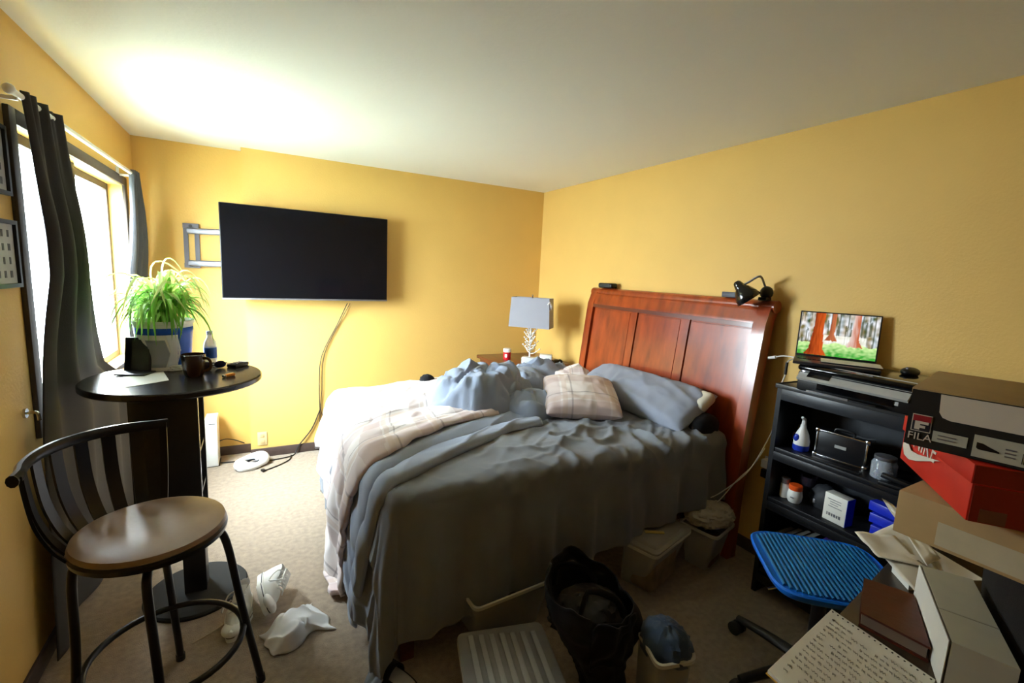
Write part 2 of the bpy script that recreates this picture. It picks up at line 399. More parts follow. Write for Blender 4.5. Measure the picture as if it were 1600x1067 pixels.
obj('plate', B().box((0, -.003, 0), (.07, .006, .115), bev=.003), mat('cream_plastic', '#D9C08C', .5, noise_amt=.03), t)
for z in (-.025, .025): obj('socket', B().box((0, -.0065, z), (.03, .003, .03), bev=.001), mat('cream_plastic2', '#CBB27E', .5, noise_amt=.03), t)
p = at(497, 690, Y=YB-.03)
t = thing('power_adapter', 'grey and black power adapters at the foot of television cable', 'adapter', (p.x, YB-.045, .03))
obj('adapter_body', B().box((0, 0, .03), (.055, .04, .06), bev=.006), GREYM, t); obj('plug', B().box((.035, 0, .03), (.03, .035, .035), bev=.005), BLACKP, t)
obj('lead', B().tube([(0, 0, .06), (.012, -.005, .085), (.02, 0, .05)], .004), GREYM, t)
p = at(508, 700, Z=0)
b = B().box((0, 0, .025), (.10, .06, .05), bev=.012)
tag(obj('power_strip_block', b, mat('taupe_plastic', '#8F8474', .6, noise_amt=.2), loc=(p.x, YB-.07, 0)), 'taupe power block on carpet at baseboard near the bed', 'power block')

# white panel box beside the table, padded ring
a, c = at(325, 722, Z=.0), at(343, 718, Z=0)
t = thing('console_case', 'white upright console case standing by recessed wall', 'console', (-.37, 4.16, 0))
obj('case', B().bb((-.04, -.09, .006), (.042, .1, .385), bev=.006), WHITE, t)
obj('foot_stand', B().bb((-.05, -.08, 0), (.05, .08, .01), bev=.003), BLACKP, t); obj('slot', B().bb((-.012, -.0925, .345), (.03, -.089, .35)), BLACKP, t)
p = at(394, 728, Z=0)
t = thing('padded_ring', 'white padded ring with dark lining lying on carpet', 'headphones', (p.x, p.y, 0), .4)
def f(i, j):
    a = 2*pi*i; c = 2*pi*j; rr = .035+.012*sin(2*a+1)+.004*ns(cos(a)*3, sin(a)*3, 2)
    return V((.088+rr*cos(c))*cos(a), (.068+rr*cos(c))*sin(a), max(.002, .036+rr*sin(c)+.012*sin(a*1+.5)))
obj('cushion', B().grid(48, 16, f), WHITEF, t); obj('lining', B().lathe([(.055, .004), (.058, .02), (.05, .045)], 24, caps=False, sy=.7), BLACKF, t, solid=.004)
obj('ear_cup', B().ball((.01, 0, .025), (.035, .022, .02)), GREYM, t)

# ------------------------------------------------------------------ round table
TX, TY, TZ, TRAD = -.36, 2.62, 1.045, .352
t = thing('pub_table', 'round black pub table with shelved column and disc base', 'table', (TX, TY, 0))
def disc(R, z0, z1, e, n=64): return [(R-e, z0), (R, z0+e), (R, z1-e), (R-e, z1)]
obj('table_top', B().lathe(disc(TRAD, TZ-.03, TZ, .006), 72), mat('table_black', '#221F20', .22, noise_amt=.15, noise_scale=8), t)
bx, by = .05, -.13
cz0, cz1 = .33, TZ-.03
obj('side_panel', B().bb((bx-.19, by-.13, cz0), (bx+.05, by-.112, cz1), bev=.002), BLACK, t)
obj('side_panel', B().bb((bx-.19, by+.112, cz0), (bx+.05, by+.13, cz1), bev=.002), BLACK, t)
obj('back_panel', B().bb((bx-.19, by-.112, cz0), (bx-.172, by+.112, cz1), bev=.002), BLACK, t)
for z in (cz0, .52, .72): obj('shelf', B().bb((bx-.172, by-.112, z), (bx+.045, by+.112, z+.016)), BLACK, t)
obj('panel_edge_glint', B().bb((bx+.05, by-.131, cz0), (bx+.053, by-.111, cz1)), mat('edge_glint', '#8D93A6', .25, metal=.4, noise_amt=.05), t)  # reflected light along the panel edge, put into a pale strip
obj('post', B().bb((bx-.045, by-.05, .02), (bx+.045, by+.05, cz0), bev=.004), BLACK, t)
obj('base', B().lathe([(.21, 0), (.212, .012), (.205, .02), (.1, .03)], 56, (bx+.0, by, 0)), mat('base_grey_black', '#191917', .85, noise_amt=.15), t)
for k, (z, hh, cc, y) in enumerate(((.536, .05, '#B9B49E', -.05), (.536, .11, '#5C4A3C', .04), (.736, .07, '#C9C6B4', -.03), (.346, .05, '#A79A80', 0.))):
    tag(obj('shelf_packet', B().box((TX+bx-.03, TY+by+y, z+hh/2), (.10, .06, hh), bev=.004), mat('packet%d' % k, cc, .6, noise_amt=.15), None),
        ('cream packet on middle shelf of pub table', 'brown packet on middle shelf of pub table', 'pale packet on top shelf of pub table', 'tan packet on bottom shelf of pub table')[k], 'packet')

# things on the round table
def on_table(px, py): return at(px, py, Z=TZ)
# spider plant in a blue and white bucket
pc = V(-.435, 2.845, TZ)
t = thing('potted_spider_plant', 'spider plant with arching leaves in white and blue bucket', 'plant', pc)
obj('bucket', B().lathe([(.1, 0), (.104, .004), (.122, .228), (.129, .23), (.129, .245), (.119, .245), (.117, .21)], 48, caps=False), WHITE, t, solid=.002)
def wrap(name, c, a0, a1, z0, z1, n=16, skew=0.):
    b = B()
    def g(i, j):
        z = z0+(z1-z0)*j; a = a0+(a1-a0)*i+skew*(abs(j-.5)*2); r = .104+.018*(z/.228)+.0018
        return V(r*cos(a), r*sin(a), z)
    return obj(name, b.grid(n, 6, g), mat(c, c, .35, noise_amt=.05), t, solid=.001)
wrap('blue_print', '#1F5FD0', -.95, .8, .02, .212)
wrap('blue_print', '#1F5FD0', -2.6, -.95, .18, .212)
wrap('silver_chevron', '#9AA0A6', -1.95, -1.25, .02, .155, skew=-.16)
wrap('white_chevron', '#DDE6EE', -1.22, -.82, .02, .18, skew=-.16)
obj('soil', B().lathe([(.0, .212), (.06, .22), (.117, .21)], 24, caps=False), mat('soil', '#3B2C20', .95, noise_amt=.4, noise_scale=40), t)
def leafmat(name, c):
    M = mat(name, c, .45, noise_amt=.12); nt = M.node_tree; out = [n for n in nt.nodes if n.type == 'OUTPUT_MATERIAL'][0]
    tr = nt.nodes.new('ShaderNodeBsdfTranslucent'); tr.inputs[0].default_value = lin(c); x = nt.nodes.new('ShaderNodeMixShader'); x.inputs[0].default_value = .4
    nt.links.new(nt.nodes['Principled BSDF'].outputs[0], x.inputs[1]); nt.links.new(tr.outputs[0], x.inputs[2]); nt.links.new(x.outputs[0], out.inputs[0]); return M
leafmats = [leafmat('leaf_green', '#7DBB45'), leafmat('leaf_light', '#A9D468'), leafmat('leaf_pale', '#B7D888'), leafmat('leaf_straw', '#BFC97A')]
leaf_me = []
for k in range(8):
    b = B(); Rr = .050+.0075*k; up_ = .105+.028*(k % 4)
    def g(i, j):
        s = i; th = s*pi*(.74+.06*(k % 3))
        rr = Rr*(1-cos(th))*1.15; z = up_*1.25*sin(th)-.10*s**2*(k % 3)*.6
        w = .0095*sin(pi*min(1, .14+s*.86))**.7 * (1 if s < .98 else .2)
        return V(rr, (j-.5)*2*w, z + .004*abs(j-.5)*2)
    b.grid(11, 2, g); me = bpy.data.meshes.new('leaf'); b.bm.to_mesh(me); b.bm.free()
    for q in me.polygons: q.use_smooth = True
    me.materials.append(leafmats[(0, 1, 0, 2, 1, 0, 1, 3)[k]]); leaf_me.append(me)
for k in range(250):
    o = bpy.data.objects.new('leaf', random.choice(leaf_me)); COL.objects.link(o); o.parent = t
    a = k*2.39996; s = random.uniform(.7, 1.2)
    o.location = (.03*cos(a), .03*sin(a), .214); o.scale = (s*random.uniform(.6, 1.1), 1, s*random.uniform(.7, 1.25))
    o.rotation_euler = (random.uniform(-.3, .3), random.uniform(-.35, .25), a)
t = thing('water_bottle', 'clear plastic bottle with blue label behind the mug', 'bottle', (-.245, 2.865, TZ))
BOT = mat('bottle_plastic', '#C9D6DE', .12, alpha=.6, noise_amt=.05)
obj('bottle_body', B().lathe([(.026, 0), (.03, .006), (.03, .1), (.028, .12), (.013, .15), (.013, .165)], 20), BOT, t)
obj('bottle_label', B().lathe([(.0306, .04), (.0306, .095)], 20, caps=False), mat('blue_label', '#2C5FB8', .4, noise_amt=.2), t); obj('cap', B().lathe([(.014, .162), (.015, .165), (.015, .18), (.013, .182)], 16), WHITE, t)
# black folding tablet stand
p = on_table(212, 584)
t = thing('tablet_stand', 'black folding tablet case propped upright on pub table', 'tablet', (p.x, p.y, TZ), -.35)
obj('upright_panel', B().box((-.01, .045, .085), (.115, .012, .165), rot=(-.16, 0, 0), bev=.004), BLACKP, t)
obj('screen', B().box((.005, .036, .085), (.075, .004, .145), rot=(-.16, 0, 0)), mat('dim_screen', '#4B4D45', .2, noise_amt=.35, noise_scale=12), t)
obj('base_flap', B().box((.005, -.01, .006), (.13, .09, .008), bev=.003), BLACKP, t)
p = on_table(236, 574)
t = thing('ash_tray', 'small dark dish with pale rim and stick across it', 'dish', (p.x+.012, p.y+.02, TZ))
obj('dish', B().lathe([(.028, 0), (.036, .012), (.034, .013), (.026, .004)], 24), BLACKP, t); obj('dish_rim', B().lathe([(.0365, .0115), (.0375, .0135), (.034, .0145)], 24, caps=False), GREYM, t)
obj('stick', B().cyl((-.055, -.03, .018), (.05, .03, .03), .004), BLACKP, t)
def sheet(name, pts, z, material, label, cat='paper', thick=.0012):
    return tag(obj(name, B().prism([(q.x, q.y) for q in pts], z, z+thick), material, smooth=None), label, cat)
sheet('paper_sheet', [on_table(*q) for q in ((188, 590), (255, 580), (264, 594), (196, 606))], TZ, PAPER, 'pale paper sheet in front of tablet stand')
sheet('paper_sheet', [on_table(*q) for q in ((245, 568), (278, 564), (282, 576), (250, 578))], TZ, PAPER, 'small white paper between bucket and mug')
p = on_table(273, 578)
def crumple(r, amp, sx=1, sy=1, sz=.5, seed=0, n=28, m=18, fr=20):
    def f(i, j):
        a = 2*pi*i; c = pi*j; d = V(cos(a)*sin(c), sin(a)*sin(c), cos(c))
        k = r*(1+amp*crump(d*(r*fr)+V(seed, seed*2, 0)))
        return V(d.x*k*sx, d.y*k*sy, max(-r*sz*.55, d.z*k*sz))
    b = B().grid(n, m, f); bmesh.ops.remove_doubles(b.bm, verts=b.bm.verts, dist=1e-5); return b
tag(obj('tissue', crumple(.028, .5, 1.2, 1, .6), WHITEF, loc=(p.x, p.y, TZ+.010)), 'crumpled white tissue beside the brown mug', 'tissue')
p = on_table(262, 587)
p = on_table(302, 590)
t = thing('mug', 'brown glazed coffee mug on round table', 'mug', (p.x, p.y+.035, TZ), -.5)
MUG = mat('brown_glaze', '#3E2A1E', .2, coat=.5, noise_amt=.15, noise_scale=15)
obj('mug_body', B().lathe([(.033, 0), (.038, .006), (.046, .05), (.05, .105), (.047, .107), (.044, .06), (.036, .012), (.0, .010)], 36, caps=False), MUG, t)
obj('handle', B().tube([(.043, 0, .088), (.07, 0, .088), (.083, 0, .065), (.075, 0, .038), (.044, 0, .028)], .0055, sy=1.3), MUG, t)
obj('coffee', B().lathe([(0, .08), (.046, .08)], 24, caps=False), mat('coffee', '#1C0F08', .1, noise_amt=.1), t)
p = on_table(333, 576)
t = thing('sunglasses', 'folded dark blue sunglasses lying behind the mug', 'sunglasses', (p.x, p.y, TZ), .3)
NAVY = mat('navy_plastic', '#1A1D3A', .2, noise_amt=.1)
for s in (-1, 1):
    obj('lens', B().ball((s*.032, 0, .02), (.027, .004, .019)), NAVY, t); obj('temple', B().tube([(s*.06, 0, .026), (s*.058, .04, .015), (s*.01, .06, .005)], .003), BLACKP, t)
obj('bridge', B().tube([(-.01, 0, .028), (0, -.003, .031), (.01, 0, .028)], .003), BLACKP, t)
p = on_table(372, 572)
t = thing('calculator', 'small black calculator with grey keys at table edge', 'calculator', (p.x, p.y, TZ), .95)
obj('body', B().box((0, 0, .009), (.10, .055, .018), bev=.005), BLACKP, t)
for i in range(4):
    for j in range(3): obj('key', B().box((-.028+i*.016, -.014+j*.014, .0195), (.011, .009, .004), bev=.001), GREYM, t)
obj('display', B().box((.036, 0, .0185), (.016, .042, .002)), mat('lcd', '#9DA8A2', .2, noise_amt=.05), t)
p = on_table(359, 588)
t = thing('lighter', 'orange disposable lighter near the table rim', 'lighter', (p.x, p.y, TZ), .75)
obj('body', B().box((0, 0, .008), (.05, .02, .014), bev=.005), mat('orange_plastic', '#E08A1E', .3, noise_amt=.05), t); obj('lighter_cap', B().box((-.03, 0, .008), (.012, .017, .012), bev=.003), CHROME, t)

# ------------------------------------------------------------------ bar stool
SX, SY, SZ = -.33, 1.76, .74
t = thing('bar_stool', 'black metal bar stool with round tan vinyl seat and slatted back', 'stool', (SX, SY, 0))
VINYL = mat('tan_vinyl', '#8C7462', .4, noise_amt=.15, noise_scale=7, bump=.05, bump_scale=40)
obj('seat', B().lathe([(.195, SZ-.03), (.205, SZ-.018), (.2, SZ-.004), (.17, SZ+.006), (.09, SZ+.010), (0.001, SZ+.011)], 56), VINYL, t)
obj('seat_rim', B().lathe([(.19, SZ-.05), (.205, SZ-.045), (.208, SZ-.03), (.203, SZ-.022), (.19, SZ-.026)], 56, caps=False), BLACKM, t)
obj('swivel_plate', B().lathe([(.10, SZ-.085), (.12, SZ-.08), (.12, SZ-.055), (.15, SZ-.05)], 32), BLACKM, t)
fc = V(-.304-SX, 1.79-SY, 0); fa = atan2(1.81-1.79, -.035+.304)
for k in range(4):
    a = fa+k*pi/2; d = V(cos(a), sin(a), 0)
    obj('leg', B().tube([d*.09+V(0, 0, SZ-.07), d*.165+V(0, 0, SZ-.072), d*.2+V(0, 0, SZ-.12), fc*.5+d*.225+V(0, 0, .35), fc+d*.265+V(0, 0, .012)], .013, n=10, smooth=5), BLACKM, t)
    obj('foot_cap', B().cyl(fc+d*.265+V(0, 0, 0), fc+d*.263+V(0, 0, .025), .016), BLACKP, t)
rc = fc*.7
obj('foot_ring', B().tube([rc+V(.222*cos(2*pi*k/40), .222*sin(2*pi*k/40), .27) for k in range(41)], .011, n=10, smooth=0), BLACKM, t)
a0, a1 = R_(88), R_(205)
def arc(a, r, z): return V(r*cos(a), r*sin(a), z)
zt = .995
obj('top_rail', B().tube([arc(a0+(a1-a0)*k/16, .278+.015*(k in (0, 16)), zt-.008*abs(k/8-1)**2) for k in range(17)], .014, n=10, smooth=2, sy=1.3), BLACKM, t)
for k in range(8):
    a = a0+(a1-a0)*(.02+k*.96/7); w = .011 if k in (0, 7) else .019
    pts = [arc(a, .202, SZ-.035), arc(a, .235, SZ+.02), arc(a, .262, SZ+.10), arc(a, .274, SZ+.19), arc(a, .278, zt)]
    b = B(); P = spline(pts, 4); td = V(-sin(a), cos(a), 0); nd = V(cos(a), sin(a), 0); n_ = len(P)
    b.grid(n_-1, 4, lambda i, j: P[int(round(i*(n_-1)))]+td*(w*(1 if j in (0, .25) else -1))+nd*(.004*(1 if j in (.25, .5) else -1)), closed=True)
    obj('back_slat', b, BLACKM, t, smooth=30)

# ------------------------------------------------------------------ sneakers and cloth on the carpet
SOLE = mat('rubber_white', '#DEDDD6', .5, noise_amt=.06); CANV = fabric('white_canvas', '#CFCDC6', .08); STRIPE = mat('sole_stripe', '#26262C', .5, noise_amt=.1)
def shoe(label, M):
    t = thing('sneaker', label, 'sneaker', group='white sneakers on the carpet'); t.matrix_world = M
    L = .285
    def hw(s): return .037+.011*sin(pi*min(1, s*1.02))+(.008*sin(pi*s*1.4) if s > .45 else -.004*sin(pi*s*2))
    def outline(n, k=1.0, inset=0):
        P = []
        for i in range(n):
            a = 2*pi*i/n; y = -cos(a); s = (y+1)/2
            w = (hw(s)-inset)*abs(sin(a))**.55*(1 if sin(a) > 0 else -1)
            P.append((w*k, (s-.5)*(L-2*inset)))
        return P
    O = outline(40)
    obj('sole', B().prism(O, 0, .028), SOLE, t, smooth=50)
    b = B(); O2 = outline(40, 1.0, -.0012); b.prism(O2, .020, .0235); obj('sole_stripe', b, STRIPE, t)
    def top(s): return .112 if s < .1 else (.112-.035*smooth01((s-.1)/.45) if s < .55 else .077-.03*smooth01((s-.55)/.4))
    def f(i, j):
        s = .02+.96*i; a = pi*j; w = (hw(s)-.004)*abs(sin(pi*(.03+.94*s)))**.4
        opening = smooth01((.56-s)/.1)
        hgt = top(s); c = cos(a); z = .026+(hgt-.026)*sin(a)**(.55+.35*opening)
        x = w*c
        if opening > .5 and .30 < j < .70: z = min(z, hgt-.006+.02*abs(j-.5)); x = w*c*1.0
        return V(x*(1-.25*(z-.026)/.09*opening), (s-.5)*L, z+.003*ns(i*9, j*9))
    obj('upper', B().grid(28, 18, f), CANV, t)
    obj('opening', B().lathe([(0.001, .109), (.026, .111)], 20, c=(0, -.075, .004), caps=False, sy=1.9), mat('shoe_lining', '#8D8C88', .8, noise_amt=.1), t)
    obj('toe_cap', B().ball((0, L*.335, .030), (.045, .048, .0215), 20, 12), SOLE, t)
    obj('tongue', B().box((0, -.01, .112), (.045, .09, .006), rot=(-.42, 0, 0), bev=.002), CANV, t)
    for k in range(6):
        y = .055-k*.017; z = .083+k*.0065
        obj('lace', B().tube([(-.024, y, z-.006), (0, y+.004, z+.006), (.024, y, z-.006)], .0035), SOLE, t)
    obj('loose_lace', B().tube([(.01, -.04, .118), (.05, -.03, .10), (.06, .02, .06), (.05, .05, .10), (.02, .03, .12)], .0032), SOLE, t)
    return t
p = at(436, 955, Z=0)
M = Matrix.Translation((-.035, 2.255, .054)) @ Matrix.Rotation(R_(183), 4, 'Z') @ Matrix.Rotation(R_(-66), 4, 'Y')
shoe('white canvas sneaker tipped on its side beside crumpled white cloth', M)
p = at(388, 960, Z=0)
shoe('white canvas sneaker standing flat against the stool leg', Matrix.Translation((-.125, 2.20, .002)) @ Matrix.Rotation(R_(168), 4, 'Z'))
p = at(463, 985, Z=0)
b = B()
def f(i, j):
    x = (i-.5)*.25; y = (j-.5)*(.09+.13*smooth01(.5+1.2*ns(i*2.2, 4)+.3*i)); fall = (1-abs(2*i-1)**4)*(1-abs(2*j-1)**4)
    h_ = (.05*billow(x*9, y*9, 3)+.03*crease(x*10+y*8, y*10, 5, 4)+.012)*fall
    return V(x+.03*ns(j*3, i*3, 8), y+.05*ns(i*2.4, j*2, 1), .006+h_)
tag(obj('crumpled_cloth', b.grid(44, 30, f), WHITEF, loc=(p.x, p.y, 0), rot=(0, 0, .35), solid=.003, smooth=60), 'crumpled white cloth lying in front of the sneakers', 'cloth')
P = [at(x, y, Z=.004) for x, y in ((300, 1005), (322, 993), (345, 978), (356, 968))]
tag(obj('straw', B().tube(P, .0025, n=6), mat('straw_tan', '#B8A48C', .6, noise_amt=.1)), 'thin pale straw on carpet inside the stool ring', 'straw')

# ------------------------------------------------------------------ bed
BX0, BX1, BY0, BY1, BZ = .40, 2.345, 1.66, 3.2, .725
t = thing('sleigh_bed', 'cherry wood sleigh bed with three-panel curved headboard', 'bed', (0, 0, 0))
def hx(z): return float(np.interp(z, [0, .3, .7, 1.05, 1.25, 1.4, 1.47, 1.51, 1.53], [2.37, 2.37, 2.385, 2.42, 2.44, 2.457, 2.475, 2.50, 2.53]))
HY0, HY1 = 1.565, 3.16
def slab(y0, y1, z0, z1, off, th, n=14):
    b = B(); zs = [z0+(z1-z0)*k/n for k in range(n+1)]
    prof = [(hx(z)+off, z) for z in zs]+[(min(hx(z)+off+th, XR-.004), z) for z in reversed(zs)]
    a = [b.bm.verts.new((x, y0, z)) for x, z in prof]; c = [b.bm.verts.new((x, y1, z)) for x, z in prof]
    b.bridge(a, c); b.bm.faces.new(a[::-1]); b.bm.faces.new(c); return b
hb = obj('headboard', slab(HY0+.05, HY1-.05, .25, 1.47, .022, .03), CHERRY, t)
obj('stile', slab(HY0, HY0+.075, 0, 1.50, -.004, .075), CHERRY, hb); obj('stile', slab(HY1-.075, HY1, 0, 1.50, -.004, .075), CHERRY, hb)
obj('top_rail', slab(HY0+.075, HY1-.075, 1.385, 1.475, .002, .05), CHERRY, hb)
b = B(); b.tube([(hx(1.49)+.035, HY0-.012, 1.487), (hx(1.49)+.035, HY1+.012, 1.487)], .037, n=20, smooth=0, sy=.95); obj('scroll_rail', b, CHERRY, hb)
obj('moulding', slab(HY0+.075, HY1-.075, 1.362, 1.387, -.006, .03), CHERRYD, hb)
pw = (HY1-HY0-.15)/3
for k in (1, 2):
    y = HY0+.075+pw*k; obj('muntin', slab(y-.035, y+.035, .45, 1.37, .008, .03), CHERRY, hb); 
for k in range(3):
    y0 = HY0+.075+pw*k; obj('panel', slab(y0+(.045 if k else .012), y0+pw-(.045 if k < 2 else .012), .47, 1.35, .0135, .02), CHERRY, hb)
obj('lower_rail', slab(HY0+.075, HY1-.075, .3, .46, .002, .04), CHERRY, hb)
obj('side_rail', B().bb((BX0+.03, BY0+.01, .27), (2.37, BY0+.035, .415), bev=.004), CHERRYD, t); obj('side_rail', B().bb((BX0+.03, BY1-.035, .27), (2.37, BY1-.01, .415), bev=.004), CHERRYD, t)
obj('foot_rail', B().bb((BX0+.03, BY0+.036, .27), (BX0+.055, BY1-.036, .415), bev=.004), CHERRYD, t)
for y in (BY0+.03, BY1-.03): obj('leg', B().bb((BX0+.06, y-.03, 0), (BX0+.12, y+.03, .27), bev=.005), CHERRYD, t)
p = at(598, 972, Z=0)
obj('cross_foot', B().bb((p.x-.06, p.y-.015, 0), (p.x+.3, p.y+.02, .035), bev=.004), mat('brown_wood_foot', '#4F4038', .5, noise_amt=.2), t)
mt = thing('mattress', 'mattress and box spring under the charcoal bedspread', 'mattress', (0, 0, .42))
obj('box_spring', B().bb((BX0+.02, BY0+.02, 0), (BX1, BY1-.02, .05), bev=.01), mat('ticking', '#45454A', .8, noise_amt=.1), mt)
obj('mattress_pad', B().bb((BX0+.012, BY0+.012, .052), (BX1, BY1-.012, BZ-.42-.022), bev=.05, seg=4), CHARC, mt)

def drape(a, b_, x0, x1, y0, y1, zt, r, flare, fold, kf, floor=.012, seed=0.):
    cx = min(max(a, x0+r), x1-r); cy = min(max(b_, y0+r), y1-r)
    d = V(a-cx, b_-cy); L = d.length
    if L < 1e-6: return V(a, b_, zt), 0, V(0, 0, 0)
    n = d/L
    if L < r*pi/2:
        g = L/r; return V(cx+n.x*r*sin(g), cy+n.y*r*sin(g), zt-r*(1-cos(g))), 0, V(n.x, n.y, 0)
    drop = L-r*pi/2; out = r+flare*drop
    ph = kf*(cx-cy)+atan2(n.y, n.x)*5.2
    am = fold*smooth01(drop/.25)
    out += am*(1+sin(ph+1.5*ns(cx*2.3, cy*2.3, seed)))+am*.4*sin(ph*2.3+seed)
    z = zt-r-drop
    if z < floor: out += (floor-z)*.55; z = floor+.012*(1+ns(a*9, b_*9, seed))
    return V(cx+n.x*out, cy+n.y*out, z), drop, V(n.x, n.y, 0)

# charcoal bedspread
def Ln(a): return float(np.interp(a, [-.3, .73, 1.97, 2.4], [.60, .545, .36, .33]))
def cov(i, j):
    a = (BX0-.60)+(2.335-BX0+.60)*i
    bb_ = BY1+.10 - (BY1+.10-(BY0-Ln(a)))*j
    p, drop, n = drape(a, bb_, BX0, 2.6, BY0, BY1, BZ, .06, .06, .021, 24., seed=3.)
    k = .35+.85*smooth01((a-.75)/.9)
    edge = smooth01(1-abs(bb_-BY0-.08)/.34)
    wx, wy = a+.06*ns(a*4, bb_*4, 11), bb_+.06*ns(a*4, bb_*4, 12)
    w = .012*k*ridge(a*2.2+bb_*1.2, bb_*3.0-a*1.4, 1)
    w += .018*k*crease(wx*3.4+wy*3.2, wy*3.5-wx*2.2, 1, 8)+.014*k*crease(wx*5.2-wy*6.5, wy*2.2+wx*2.0, 4, 8)
    w += edge*k*.020*crease(wx*8.5+wy*4.5, wy*1.6-wx*.8, 7, 6)+.0015*ns(a*28, bb_*28)
    if drop > 0: p += n*(.35*w*smooth01(1-drop/.3)+.010*ns(a*6, drop*2, 2)+.012*crease(a*5+drop*1.2, drop*.7, 9, 5)+.006)
    elif n.length > 0: p += V(n.x*w*.7, n.y*w*.7, w*.7)+n*.004
    else: p.z += w
    return p
o = obj('bedspread', B().grid(210, 190, cov), CHARC, solid=.003, smooth=80)
tag(o, 'charcoal bedspread draped over the bed to the carpet', 'bedspread')

# plaid comforter with grey lining, pushed to foot and far side
cf = thing('comforter', 'plaid comforter with blue grey lining bunched across the bed', 'comforter', (0, 0, BZ))
Z0 = V(0, 0, -BZ)
def bn(a): return float(np.interp(a, [-.4, .2, .38, .46, .66, .88, 1.27, 1.6], [2.16, 2.04, 1.93, 1.96, 2.13, 2.26, 2.38, 2.45]))
def bl(a): return float(np.interp(a, [-.4, .2, .38, .55, .74, 1.2, 1.6], [1.90, 1.76, 1.70, 1.79, 1.91, 2.14, 2.2]))
def comf(i, j):
    ah = BX0-.02-(.80-.50*smooth01(i*1.15)**.9+.05*ns(i*5, 2))
    a = ah+(1.22-ah)*j; bb_ = bn(a)+(3.30-bn(a))*i
    p, drop, n = drape(a, bb_, BX0-.02, 2.8, .5, BY1+.05, BZ+.028, .09, .065, .02, 14., seed=5.)
    al = (bb_-bn(a)); q = smooth01(1-al/.7)
    w = q*(.022*ridge((bb_-a*.62)*6, a*.9+bb_*.4, 2)+.014*crease((bb_-a*.6)*6+.5*ns(a*3, bb_*3), a*1.6, 8, 5))
    w += .016*billow(a*4.3, bb_*4.6, 6)+.010*crease(a*4+bb_*2, bb_*5-a*2, 3, 6)
    e = min(1, i/.05); w += .016*sqrt(max(0, 1-(1-e)**2))-.016
    w += .03*smooth01((a-.6)/.5)*smooth01((bb_-2.5)/.4)
    if drop > 0: p += n*(w*.8+.01)
    elif n.length > 0: p += V(n.x*w*.8, n.y*w*.8, w*.8)
    else: p.z += w
    return p+Z0
obj('plaid_face', B().grid(130, 150, comf, uv=lambda i, j: (i*1.3, j*1.75)), PLAID, cf, solid=.022, smooth=80, label='white and pink plaid face')
def lining(i, j):
    ah = BX0-.66+.08*i; a = ah+(1.42-ah)*j
    lo, hi = bl(a), bn(a)+.06; bb_ = lo+(hi-lo)*i
    p, drop, n = drape(a, bb_, BX0-.01, 2.8, BY0+.0, BY1+.05, BZ+.012, .08, .06, .010, 10., seed=8.)
    w = .020*abs(sin(pi*(2.0*i**.8+.35*ns(a*2.2, i*2, 4))))**.7+.012*crease((bb_-a*.6)*9, a*1.8, 9, 5)+.010*billow(a*4, bb_*7, 2)
    w *= min(1, i/.06)**.5
    if drop > 0: p += n*(w+.004)
    elif n.length > 0: p += V(n.x*w, n.y*w, w)
    else: p.z += w
    return p+Z0
obj('grey_lining', B().grid(44, 150, lining), GREYB, cf, solid=.008, smooth=80, label='blue grey lining turned back')
def mound(cx, cy, rx, ry, hh, rot, seed, amp, material, name, n=96, m=56, pw=.6, zb=.005, uv=None, fr=1.6):
    cr, sr = cos(rot), sin(rot)
    def f(i, j):
        th = 2*pi*i; r = j
        x, y = cos(th)*r, sin(th)*r
        k = (1-r**2.2)
        gx, gy = x*rx+.05*ns(x*2, y*2, seed), y*ry+.05*ns(x*2, y*2, seed+9)
        c = 1.5*billow(gx*4.2+seed, gy*4.2, seed)+.7*billow(gx*9+seed, gy*9, seed+2)+.5*crease(gx*7+gy*4, gy*7-gx*4, seed, 6)-.6
        big = ridge(x*1.1+seed, y*1.1+seed*2, .3)
        z = hh*max(0, k)**pw*(1+.3*big)+amp*c*(min(1, k*3))
        e = 1+.12*ns(cos(th)*1.3+seed, sin(th)*1.3, seed)+.04*c*r
        X, Y = x*rx*e, y*ry*e
        return V(cx+X*cr-Y*sr, cy+X*sr+Y*cr, max(zb, z+zb))
    b = B().grid(n, m, f, uv=(lambda i, j: (.5+.5*j*cos(2*pi*i), .5+.5*j*sin(2*pi*i))))
    bmesh.ops.remove_doubles(b.bm, verts=b.bm.verts, dist=1e-6)
    return obj(name, b, material, cf, smooth=80)
mound(1.27, 2.66, .39, .30, .20, .35, 2.0, .062, GREYB, 'bunched_heap')
mound(1.47, 2.43, .21, .17, .11, -.5, 7.1, .045, GREYB, 'bunched_heap')
mound(1.85, 3.0, .45, .20, .14, .05, 4.3, .05, GREYB, 'bunched_ridge')
mound(2.12, 2.86, .20, .26, .15, -.5, 9.4, .02, PLAID, 'plaid_fold', pw=.6)
p = at(667, 600, Y=3.2)
b = crumple(.042, .25, 1.15, 1, .9, 4, 24, 16, 30)
tag(obj('sock_bundle', b, BLACKF, loc=(1.04, 3.15, BZ+.085)), 'small rounded black bundle on white plaid comforter', 'bundle')

